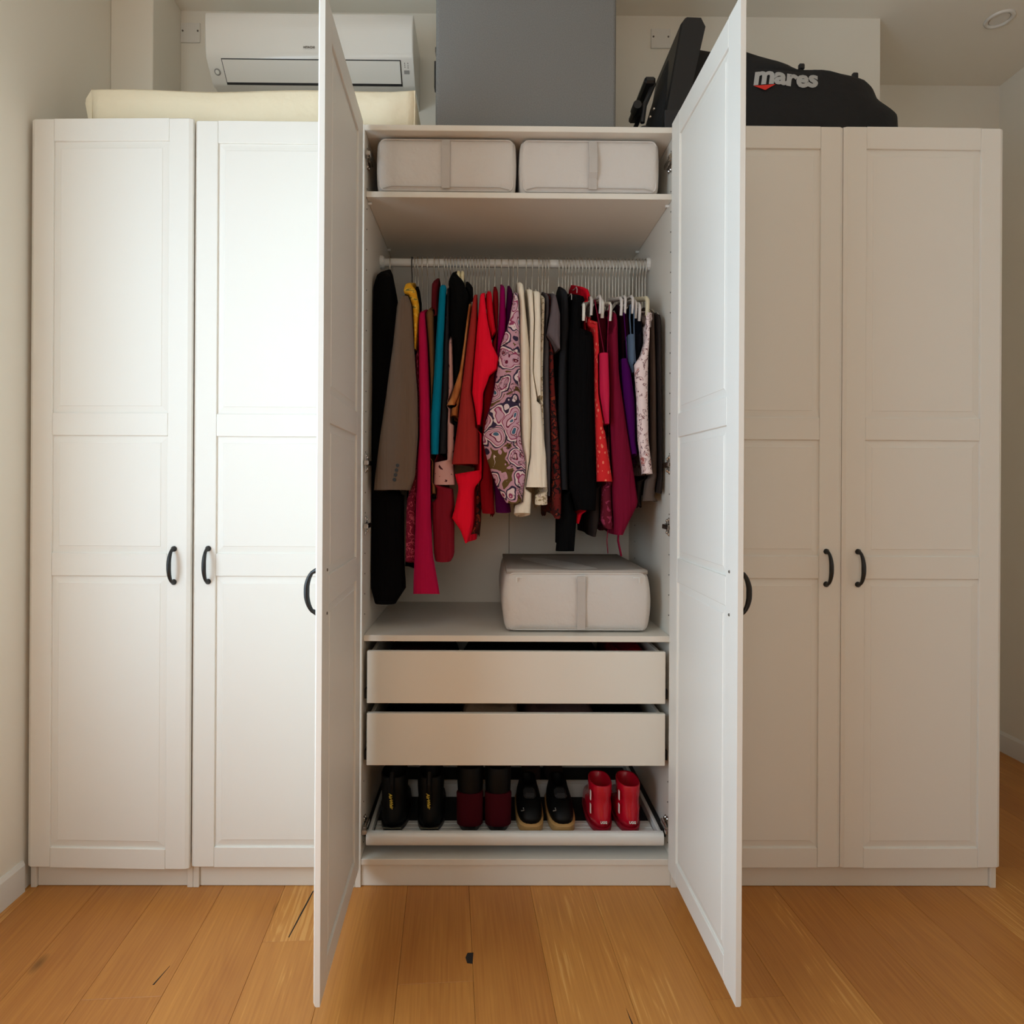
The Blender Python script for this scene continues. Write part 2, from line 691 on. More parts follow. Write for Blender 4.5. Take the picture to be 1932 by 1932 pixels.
# wall behind the wardrobes (solid block, its right edge is a corner), recess wall, right wall, wall behind the camera
struct('wall_back', MB().box(X0, XP, YB, YB2 + .1, 0, ZC).build('wall_back', M['wall']), 'wall behind the wardrobes')
struct('wall_recess', MB().box(XP, X1, YB2, YB2 + .1, 0, ZC).build('wall_recess', M['wall']),
       'set-back wall right of the wardrobes')
struct('wall_right', MB().box(X1, X1 + .1, YF - .1, YB2 + .1, 0, ZC).build('wall_right', M['wall']), 'right wall')
fx0, fx1, fz0, fz1 = .25, 1.75, 1.35, 2.55
mb = MB()
mb.box(X0, fx0, YF - .1, YF, 0, ZC)
mb.box(fx1, X1, YF - .1, YF, 0, ZC)
mb.box(fx0, fx1, YF - .1, YF, 0, fz0)
mb.box(fx0, fx1, YF - .1, YF, fz1, ZC)
struct('wall_front', mb.build('wall_front', M['wall_warm']), 'wall behind the camera')
mb = MB()  # unseen window frame, added to hold the rear fill light
for a, c in ((fx0, fx0 + .05), ((fx0 + fx1) / 2 - .03, (fx0 + fx1) / 2 + .03), (fx1 - .05, fx1)):
    mb.box(a, c, YF - .06, YF - .02, fz0, fz1)
mb.box(fx0, fx1, YF - .06, YF - .02, fz0, fz0 + .05)
mb.box(fx0, fx1, YF - .06, YF - .02, fz1 - .05, fz1)
struct('fill_window', mb.build('fill_window', M['frame']), 'added white framed window behind the camera, for the fill light')
struct('ceiling', MB().box(X0 - .1, X1 + .1, YF - .1, YB2 + .1, ZC, ZC + .1).build('ceiling', M['ceiling']),
       'plain off-white ceiling')
# boxed-in corner above the left wardrobe
struct('wall_pier', MB().box(X0, .146, .412, YB, 2.376, ZC, .003).build('wall_pier', M['wall']),
       'boxed-in wall corner above the leftmost wardrobe')


def baseboard(name, x0, x1, y0, y1, label):
    b = MB()
    if x1 - x0 < y1 - y0:
        dx = .010
        s = 1 if name.endswith('left') else -1
        xa, xb = (x0, x0 + dx) if s > 0 else (x1 - dx, x1)
        b.rings([[(x0 if s > 0 else x1, y, 0), (xb if s > 0 else xa, y, 0), (xb if s > 0 else xa, y, .082),
                  ((x0 + .004) if s > 0 else (x1 - .004), y, .095), (x0 if s > 0 else x1, y, .095)] for y in (y0, y1)])
    else:
        b.rings([[(x, y1, 0), (x, y1 - .01, 0), (x, y1 - .01, .082), (x, y1 - .004, .095), (x, y1, .095)] for x in (x0, x1)])
    struct(name, b.build(name, M['base']), label)


baseboard('baseboard_left', X0, X0 + .02, YF, -.001, 'white baseboard along the left wall')
baseboard('baseboard_right', X1 - .02, X1, YF, YB2 - .011, 'white baseboard along the right wall')
baseboard('baseboard_recess', XP, X1, YB2 - .02, YB2, 'white baseboard of the set-back wall')

# ------------------------------------------------------------------ wardrobes
YD = .018            # front plane of the carcasses (doors are 0 .. .018)
YE = .600            # back of the carcasses
ZT = 2.367
DT = .017            # door thickness
DZ0, DZ1 = .073, 2.364
DW = .497
SW = .070            # stile width
RAILS = [(0.0, .062), (.893, .963), (1.322, 1.391), (2.222, 2.291)]     # heights above the door's bottom


def make_door(ward, px, py, s, ang, screws=False, label=None):
    """panelled door, local x runs from the hinge (times s), its front faces -y when closed"""
    core = MB()
    a, c = .004 * s, (DW - .004) * s
    core.box(min(a, c), max(a, c), -DT / 2 - .0015, -DT / 2 + .0015, .004, 2.287)
    door = mk('door', core.v, core.f, M['white'], ward, origin=(0, 0, 0))
    door.location = Vector((px, py, DZ0)) - ORG[ward.name]
    door.rotation_euler.z = ang
    ORG[door.name] = Vector((0, 0, 0))
    if label:
        door['label'] = label
    H = DZ1 - DZ0
    ch = .010

    def stile(x0, x1, outer0):
        # outer edge chamfered towards the front
        if outer0:
            pr = [(x0, 0), (x0, -DT + .005), (x0 + ch, -DT), (x1 - .0012, -DT), (x1, -DT + .0012), (x1, -.0012), (x1 - .0012, 0)]
        else:
            pr = [(x0, -.0012), (x0, -DT + .0012), (x0 + .0012, -DT), (x1 - ch, -DT), (x1, -DT + .005), (x1, 0), (x0 + .0012, 0)]
        rings = []
        for z, ins in ((0, .003), (.003, 0), (H - .003, 0), (H, .003)):
            rings.append([(x * s, y + (ins if y < -DT / 2 else 0), z) for x, y in pr])
        MB().rings(rings).build('stile', M['white'], door)

    stile(0, SW, True)
    stile(DW - SW, DW, False)
    g = .0004
    for z0, z1 in RAILS:
        b = MB()
        x0, x1 = (SW + g) * s, (DW - SW - g) * s
        b.box(min(x0, x1), max(x0, x1), -DT, 0, z0, z1, .0014)
        b.build('rail', M['white'], door)
    for i in range(3):
        z0, z1 = RAILS[i][1], RAILS[i + 1][0]
        x0, x1 = SW, DW - SW
        lv = [(0.0, .0022), (.003, .0022), (.021, .0050), (.0225, .0062)]

        def rect(ins, y):
            return [(x0 + ins) * s, (x1 - ins) * s, z0 + ins, z1 - ins, y]
        V, Fc = [], []
        seq = [(-DT / 2 - d, ins) for ins, d in reversed(lv)] + [(-DT / 2 + d, ins) for ins, d in lv]
        rings = []
        for y, ins in seq:
            xa, xb, za, zb, yy = rect(ins, y)
            rings.append([(xa, yy, za), (xb, yy, za), (xb, yy, zb), (xa, yy, zb)])
        MB().rings(rings).build('panel', M['white'], door)
    # bow handle
    xh = (DW - .048) * s
    zc = 1.000 - DZ0
    h = MB()
    pts, rad = [], []
    for k in range(17):
        t = k / 16
        z = zc + .0505 - .101 * t
        e = math.sin(math.pi * t)
        pts.append((xh, -DT - .006 - .024 * min(1, e ** .45 * 1.02), z + (.0 if 0 < k < 16 else 0)))
        rad.append(.0042 + .0024 * e)
    h.tube([(xh, -DT, zc + .0505)] + pts + [(xh, -DT, zc - .0505)], [.0075] + [.0062 if i in (0, 16) else r for i, r in enumerate(rad)] + [.0075], 10)
    for sg in (1, -1):
        h.tube([(xh, -DT, zc + sg * .0505), (xh, -DT - .004, zc + sg * .0505), (xh, -DT - .009, zc + sg * .0505)],
               [.0088, .0085, .004], 12)
    ho = h.build('handle', M['black'], door)
    ho['label'] = 'black iron bow handle'
    autosmooth(ho, 50)
    if screws:
        for sg in (1, -1):
            MB().tube([(xh, -.0005, zc + sg * .0505), (xh, .0018, zc + sg * .0505)], [.0042, .0030], 8).build(
                'handle_screw', M['screw'], door)
    return door


def carcass(x0, x1, label, back_split=None):
    w = thing('wardrobe', label, 'wardrobe', ((x0 + x1) / 2, (YD + YE) / 2, 0), 'row of white panelled wardrobes')
    a, c = x0 + .0004, x1 - .0004
    part_box('side_panel', w, M['inner'], a, a + .0176, YD, YE, 0, ZT)
    part_box('side_panel', w, M['inner'], c - .0176, c, YD, YE, 0, ZT)
    ia, ic = a + .0178, c - .0178
    part_box('top_panel', w, M['inner'], ia, ic, YD, YE - .006, 2.349, ZT)
    part_box('bottom_panel', w, M['inner'], ia, ic, YD + .002, YE - .006, .068, .087)
    part_box('plinth', w, M['inner'], ia, ic, YD + .008, YD + .026, .001, .0675)
    if back_split:
        part_box('back_panel', w, M['inner'], ia, back_split - .0006, YE - .006, YE - .001, .087, 2.349)
        part_box('back_panel', w, M['inner'], back_split + .0006, ic, YE - .006, YE - .001, .087, 2.349)
    else:
        part_box('back_panel', w, M['inner'], ia, ic, YE - .006, YE - .001, .087, 2.349)
    return w


w1 = carcass(0, .5, 'narrow single-door white wardrobe standing against the left wall')
make_door(w1, .0025, YD - .0005, 1, R(-1.5), label='closed panelled door standing slightly ajar')
w2 = carcass(.5, 1.0, 'narrow single-door white wardrobe next to the open one, handle on its left')
make_door(w2, .9985, YD - .0005, -1, 0)
w4 = carcass(2.0, 3.0, 'wide double-door white wardrobe with closed doors under the black bag')
make_door(w4, 2.0025, YD - .0005, 1, 0)
make_door(w4, 2.9975, YD - .0005, -1, R(.25))
w3 = carcass(1.0, 2.0, 'wide white wardrobe with both doors open, full of clothes and shoes', back_split=1.495)
make_door(w3, 1.0165, -.004, 1, R(-(90 - 1.75)), True, 'open left door, seen from its inner face')
make_door(w3, 1.9660, -.004, -1, R(90.5), True, 'open right door, seen from its inner face')

# inner fittings of the open wardrobe
part_box('shelf', w3, M['inner'], 1.0184, 1.9816, .040, .592, 2.152, 2.170)
part_box('shelf', w3, M['inner'], 1.0184, 1.9816, .040, .592, .758, .777)
for x, s in ((1.0184, 1), (1.9816, -1)):
    for y in (.075, .46):
        MB().tube([(x, y, 2.147), (x + s * .012, y, 2.147)], .0045, 8).build('shelf_pin', M['shelfpin'], w3)
ROD_Y, ROD_Z = .312, 2.045
rod = MB()
n = 14
rod.rings([[(x, ROD_Y + .0105 * math.cos(2 * math.pi * k / n), ROD_Z + .0150 * math.sin(2 * math.pi * k / n)) for k in range(n)]
           for x in (1.0185, 1.9815)])
ro = rod.build('clothes_rail', M['tray'], w3)
ro['label'] = 'white oval clothes rail'
autosmooth(ro, 50)
for x, s in ((1.0184, 1), (1.9816, -1)):
    MB().tube([(x, ROD_Y, ROD_Z), (x + s * .008, ROD_Y, ROD_Z), (x + s * .014, ROD_Y, ROD_Z)], [.024, .024, .019], 14).build(
        'rail_bracket', M['tray'], w3)
# drilled holes of the side panels
hm = MB()
for sx in (1.01845, 1.98155):
    for y in (.055, .50):
        z = .84
        while z < 2.33:
            hm.tube([(sx - .0006, y, z), (sx + .0006, y, z)], .0024, 6)
            z += .064
        z = .12
        while z < .35:
            hm.tube([(sx - .0006, y, z), (sx + .0006, y, z)], .0024, 6)
            z += .064
ho = hm.build('shelf_pin_holes', M['hole'], w3)
ho['kind'] = 'stuff'

# hinges
for side, xi, s in (('l', 1.0184, 1), ('r', 1.9816, -1)):
    for z in (2.275, 1.317, 1.120, .174):
        h = MB()
        # cross-shaped mounting plate
        h.box(min(xi, xi + s * .003), max(xi, xi + s * .003), .046, .056, z - .030, z + .030, .001)
        h.box(min(xi, xi + s * .003), max(xi, xi + s * .003), .066, .077, z - .024, z + .024, .001)
        h.box(min(xi, xi + s * .004), max(xi, xi + s * .004), .040, .092, z - .009, z + .009, .001)
        # arm reaching forward to the cup
        h.box(min(xi + s * .004, xi + s * .014), max(xi + s * .004, xi + s * .014), .026, .086, z - .0075, z + .0075, .0015)
        h.box(min(xi + s * .004, xi + s * .018), max(xi + s * .004, xi + s * .018), .010, .030, z - .0065, z + .0065, .0015)
        for zz in (z - .023, z + .023):
            h.tube([(xi + s * .003, .051, zz), (xi + s * .0055, .051, zz)], [.0045, .003], 8)
            h.tube([(xi + s * .003, .0715, zz * .8 + z * .2), (xi + s * .0055, .0715, zz * .8 + z * .2)], [.0045, .003], 8)
        ho = h.build('hinge', M['chrome'], w3)
        ho['label'] = 'nickel plated door hinge'


def drawer(z0, z1):
    x0, x1 = 1.0315, 1.9655
    d = part_box('drawer', w3, M['drawer'], x0, x1, .030, .046, z0, z1, .0016)
    part_box('drawer_side', d, M['inner'], x0 + .006, x0 + .018, .0462, .56, z0 + .022, z1 - .008)
    part_box('drawer_side', d, M['inner'], x1 - .018, x1 - .006, .0462, .56, z0 + .022, z1 - .008)
    part_box('drawer_back', d, M['inner'], x0 + .0182, x1 - .0182, .548, .56, z0 + .022, z1 - .02)
    part_box('drawer_bottom', d, M['inner'], x0 + .0182, x1 - .0182, .0462, .5478, z0 + .022, z0 + .028)
    for xa, xb in ((1.0186, x0 + .0058), (x1 - .0058, 1.9814)):
        part_box('drawer_runner', d, M['ac_dark'], xa, xb, .06, .55, z0 + .004, z0 + .034)
    return d


drawer(.567, .730)
drawer(.373, .536)
# pull-out shoe tray
tray = part_box('pull_out_tray', w3, plain('tray_floor_shade', (26, 24, 23), .9), 1.045, 1.949, .05, .555, .124, .130)  # near-black floor colour stands in for the shade below the open tray
fr = MB()
prof = [(.030, .128), (.0275, .134), (.0275, .150), (.031, .159), (.037, .162), (.046, .162), (.0495, .156), (.0495, .122), (.034, .122)]
fr.prism_x(prof, 1.0315, 1.9625)
autosmooth(fr.build('tray_front', M['tray'], tray), 50)
for xa in (1.0315, 1.9505):
    part_box('tray_side', tray, M['tray'], xa, xa + .012, .050, .555, .124, .158, .003)
    part_box('tray_runner', tray, M['ac_dark'], *((1.0187, 1.0312) if xa < 1.5 else (1.9628, 1.9813)), .07, .55, .128, .150)
part_box('tray_back', tray, M['tray'], 1.0437, 1.9503, .543, .555, .1305, .165)
bar = MB()
bar.prism_x([(.315, .1305), (.325, .172), (.335, .178), (.345, .178), (.352, .1305)], 1.046, 1.949)
bar.build('shoe_insert_bar', M['tray'], tray)
for y in (.052, .073, .094, .115, .136):
    part_box('shoe_insert_ridge', tray, M['tray'], 1.046, 1.949, y, y + .0195, .1301, .1334)

# ------------------------------------------------------------------ garments and hangers
HZ = ROD_Z + .0172


def plast(name, col, rough, trans=0.0):
    m, nt, b = base_mat(name, col, rough)
    return m


HM = {'steel': M['steel'], 'clear': plast('hanger_clear_plastic', (205, 196, 190), .18),
      'white': plast('hanger_white_plastic', (232, 226, 214), .3),
      'cream': plast('hanger_cream_plastic', (226, 212, 170), .35),
      'beige': plast('hanger_beige_plastic', (214, 200, 168), .35),
      'wood': plast('hanger_wood', (120, 66, 40), .5), 'dark': plast('hanger_dark_plastic', (40, 34, 32), .4)}
HANG_GROUP = 'hangers on the clothes rail'


def hanger(x, zn, yf, yb, style, label, drop=.055, clips=False, wire=False, thick=1.0):
    t = thing('clothes_hanger', label, 'hanger', (x, ROD_Y, zn), HANG_GROUP)
    h = MB()
    pts = []
    rr = .0178
    for k in range(11):
        a = R(-35 + 215 * k / 10)
        pts.append((x, ROD_Y + rr * math.cos(a), ROD_Z + .0005 + (rr + .0015) * math.sin(a)))
    pts.append((x, ROD_Y - rr * .9, ROD_Z - .022))
    pts.append((x, ROD_Y - .006, ROD_Z - .040))
    pts.append((x, ROD_Y, ROD_Z - .05))
    pts.append((x, ROD_Y, zn - .004))
    h.tube(pts, .0019, 6)
    autosmooth(h.build('hook', M['steel'] if style != 'dark' else HM['dark'], t), 60)
    a = MB()
    r = {'steel': .0018, 'clear': .0058, 'white': .0062, 'cream': .007, 'beige': .0075, 'wood': .0085, 'dark': .005}[style] * thick
    if wire:
        r = .0018
    arm = [(x, yf, zn - drop - .012), (x, yf - .004, zn - drop), (x, yf + .012, zn - drop + .012),
           (x, (yf + ROD_Y) / 2, zn - drop * .42), (x, ROD_Y - .02, zn - .002), (x, ROD_Y + .02, zn - .002),
           (x, (yb + ROD_Y) / 2, zn - drop * .42), (x, yb - .012, zn - drop + .012), (x, yb + .004, zn - drop),
           (x, yb, zn - drop - .012)]
    if thick > 1:
        arm[0] = (x, yf + .004, zn - drop - .046)
        arm.insert(1, (x, yf - .003, zn - drop - .022))
        arm[-1] = (x, yb, zn - drop - .04)
    a.tube(arm, r, 8, flat=.75)
    autosmooth(a.build('arm', HM[style], t), 60)
    if clips:
        for y in (yf + .01, yb - .01):
            c = MB()
            c.box(x - .006, x + .006, y - .004, y + .004, zn - drop - .045, zn - drop + .012, .001)
            c.box(x - .009, x + .009, y - .008, y + .008, zn - drop - .045, zn - drop - .018, .001)
            c.build('clip', HM['white'], t)
    return t


GARM_GROUP = 'clothes hanging on the rail'


GREG = []            # every garment's shape, so that neighbours give way to each other


class Garment:
    def __init__(self, rows, yf=.10, yb=.50, thin=.0040, seed=0, fold=.0030, hem=.012, shoulder=True, solid=.22, hx=None):
        P = []
        for v, ul, ur in rows:
            a, c = at(ul, v, yf), at(ur, v, yf)
            P.append(((a.z + c.z) / 2, max(a.x, 1.0215), min(c.x, 1.9785)))
        P.sort(key=lambda q: q[0])
        self.zs, self.xl, self.xr = [q[0] for q in P], [q[1] for q in P], [q[2] for q in P]
        self.zt, self.zb = self.zs[-1], self.zs[0]
        self.hx = hx if hx is not None else (self.xl[-1] + self.xr[-1]) / 2
        self.yf, self.yb, self.thin, self.seed, self.fold, self.hem = yf, yb, thin, seed, fold, hem
        self.shoulder, self.solid = shoulder, solid
        GREG.append(self)

    def span(self, z):
        """depth range at a height"""
        q = max(0.0, (z - self.zt) / .062)
        y0 = self.yf + (ROD_Y - .03 - self.yf) * q
        y1 = self.yb + (ROD_Y + .03 - self.yb) * q
        d = self.zt - z
        if self.shoulder and 0 <= d < .03:
            y0 += .012 * (1 - d / .03) ** 2
            y1 -= .012 * (1 - d / .03) ** 2
        return y0, y1, q

    def want(self, y, z):
        if z < self.zb - .002 or z > self.zt + (.064 if self.shoulder else .001):
            return None
        y0, y1, q = self.span(z)
        if y < y0 - .004 or y > y1 + .004:
            return None
        s = (y - y0) / (y1 - y0)
        a, c = interp(z, self.zs, self.xl), interp(z, self.zs, self.xr)
        w = max((c - a) / 2, .002)
        xc = (a + c) / 2
        if q > 0:
            q = min(q, 1)
            w = w * (1 - q) + min(w, .0042) * q
            xc = xc * (1 - q) + self.hx * q
        k = sstep(self.solid * .4, self.solid * 1.5, s)
        ww = w * (1 - k) + min(w, self.thin) * k
        cc = xc * (1 - k) + (self.hx + (xc - self.hx) * .25) * k
        return cc - ww, cc + ww


def build_garment(g, name, label, mat, n=20, nr=54, cat='clothes'):
    rnd = random.Random(g.seed * 77 + 5)
    ph = [rnd.uniform(0, 6.28) for _ in range(4)]
    fr_ = rnd.uniform(5.0, 7.5)
    levels = [g.zb + (g.zt - g.zb) * i / (nr - 1) for i in range(nr)]
    if g.shoulder:
        levels += [g.zt + .062 * q for q in (.33, .66, 1.0)]
    rings = []
    for z in levels:
        y0, y1, q = g.span(z)
        grow = min(1.0, max(0.0, (g.zt - z) / .25))
        right, left = [], []
        for j in range(n):
            s = (1 - math.cos(math.pi * (j + .5) / n)) / 2
            y = y0 + (y1 - y0) * s
            a, c = g.want(y, min(max(z, g.zb), g.zt + (.062 if g.shoulder else 0)))
            lo, hi = 1.0205, 1.9795
            for o in GREG:
                if o is g or o.xl is None:
                    continue
                if o.yf > g.yf or (o.yf == g.yf and o.seed > g.seed):
                    continue
                w_ = o.want(y, z) or o.want(y, z + .014) or o.want(y + .010, z)
                if not w_:
                    continue
                if o.hx < g.hx:
                    lo = max(lo, w_[1] + .0024)
                else:
                    hi = min(hi, w_[0] - .0024)
            if lo > hi - .0016:
                m_ = (lo + hi) / 2
                lo, hi = m_ - .0006, m_ + .0006
            mid = (a + c) / 2
            a, c = max(a, lo), min(c, hi)
            if c - a < .0016:
                m_ = min(max(mid, lo + .0008), hi - .0008)
                a, c = m_ - .0008, m_ + .0008
            env = min(1.0, math.sqrt(max(s, 0) / .022)) * min(1.0, math.sqrt(max(1 - s, 0) / .03))
            pin = 1 - .28 * grow * (.5 + .5 * math.sin(fr_ * 6.28 * s + ph[0] + 1.5 * math.sin(6 * z + ph[1])))
            w_ = (c - a) / 2 * env * (1 - (1 - pin) * sstep(.05, .2, s))
            m_ = (a + c) / 2
            wave = .0028 * grow * (math.sin(16 * y + 9 * g.hx + 4 * z) + .6 * math.sin(31 * y + 7 * g.hx - 7 * z))
            hz = 0.0
            if z < g.zb + .04:
                hz = g.hem * math.sin(7 * s + ph[2]) * (1 - (z - g.zb) / .04)
            dy = g.fold * grow * .8 * math.sin(13 * z + ph[3]) * (1 - s)
            right.append((min(m_ + w_ + wave, 1.980), y + dy, z + hz))
            left.append((max(m_ - w_ + wave, 1.020), y + dy, z + hz))
        rings.append(right + left[::-1])
    mb_ = MB()
    r0 = rings[0]
    nn = len(r0)
    inner = []
    for k in range(nn):
        p, o = r0[k], r0[nn - 1 - k]
        inner.append((p[0] * .75 + o[0] * .25, p[1] * .97 + .31 * .03, p[2] + .005))
    mb_.rings([inner] + rings, True, not g.shoulder)
    o = mb_.build(name, mat, None, True, origin=(g.hx, ROD_Y, g.zb))
    autosmooth(o, 62)
    tag(o, label, cat, GARM_GROUP)
    return o


C = {
    'black': fabric('black_cloth', (6, 5, 6)), 'black2': fabric('black_knit', (9, 9, 10), .9, 160, .5),
    'char': fabric('charcoal_cloth', (36, 36, 39)), 'taupe': fabric('taupe_wool', (112, 94, 80), .9, 120, .3),
    'scarf': printed('yellow_striped_silk', [(.35, (214, 150, 26)), (.55, (226, 176, 60)), (.62, (120, 110, 48))], 60, 'noise', (.4, 1, 1.4)),
    'crim': fabric('crimson_cloth', (176, 18, 66)), 'crimlace': printed('crimson_lace', [(0, (120, 14, 42)), (.44, (120, 14, 42)), (.5, (196, 78, 96)), (.56, (120, 14, 42))], 45, 'noise', distort=1.5),
    'tan': fabric('tan_cloth', (128, 90, 54)), 'maroon': fabric('maroon_cloth', (92, 20, 28)), 'teal': fabric('teal_cloth', (0, 116, 144)),
    'amber': printed('amber_sheer', [(.4, (150, 78, 34)), (.55, (186, 116, 62)), (.7, (206, 150, 100))], 30, 'noise', (1, 1, .3), 0, 'LINEAR'),
    'brick': fabric('brick_cloth', (160, 44, 42)), 'red': fabric('scarlet_cloth', (240, 20, 50)), 'red2': fabric('red_cloth', (204, 14, 36)),
    'dred': fabric('dark_red_cloth', (132, 10, 22)), 'mag': fabric('magenta_cloth', (140, 0, 84)), 'plum': fabric('plum_cloth', (74, 4, 62)),
    'pais': paisley(), 'cream': fabric('cream_cloth', (246, 234, 214)), 'ivory': fabric('ivory_cloth', (240, 228, 208), .85, 40, .5),
    'lace': printed('ivory_lace_print', [(0, (228, 214, 190)), (.5, (228, 214, 190)), (.56, (150, 130, 90)), (.62, (226, 206, 196))], 60, 'noise', distort=1.),
    'slate': fabric('slate_cloth', (84, 80, 84)), 'leo': printed('dark_leopard', [(0, (96, 22, 18)), (.46, (96, 22, 18)), (.5, (22, 8, 8)), (.6, (130, 46, 26))], 55, 'noise', distort=.4),
    'mauve': fabric('grey_mauve_jersey', (98, 86, 88)), 'redpr': printed('red_dotted_print', [(0, (224, 120, 96)), (.28, (206, 34, 38))], 90, 'voronoi', (1, 1, .6)),
    'rose': fabric('rose_red_satin', (190, 28, 66), .5), 'burg': fabric('burgundy_cloth', (116, 16, 44)), 'burg2': printed('burgundy_mesh', [(0, (96, 12, 34)), (.5, (96, 12, 34)), (.58, (150, 50, 80))], 50, 'noise', distort=1.),
    'purple': fabric('deep_purple_cloth', (66, 4, 76)), 'blue': fabric('grey_blue_cloth', (84, 100, 120)), 'navy': fabric('navy_cloth', (16, 18, 28)),
    'floral': printed('white_floral', [(0, (230, 208, 204)), (.5, (230, 208, 204)), (.545, (96, 48, 56)), (.585, (222, 196, 190)), (.66, (170, 100, 96))], 38, 'noise', distort=1.6),
    'tank': fabric('brown_grey_jersey', (88, 74, 66)), 'tank2': fabric('dark_brown_jersey', (44, 36, 33)),
    'cuff': printed('pale_pink_print', [(0, (206, 156, 150)), (.58, (206, 156, 150)), (.62, (70, 26, 34))], 30, 'noise', distort=1.),
    'wine': fabric('wine_red_cloth', (128, 24, 40)), 'dwine': fabric('dark_wine_cloth', (74, 6, 22)), 'dplum': fabric('dark_plum_cloth', (40, 5, 26)),
}
G = []   # name, label, rows, material, options, hanger style
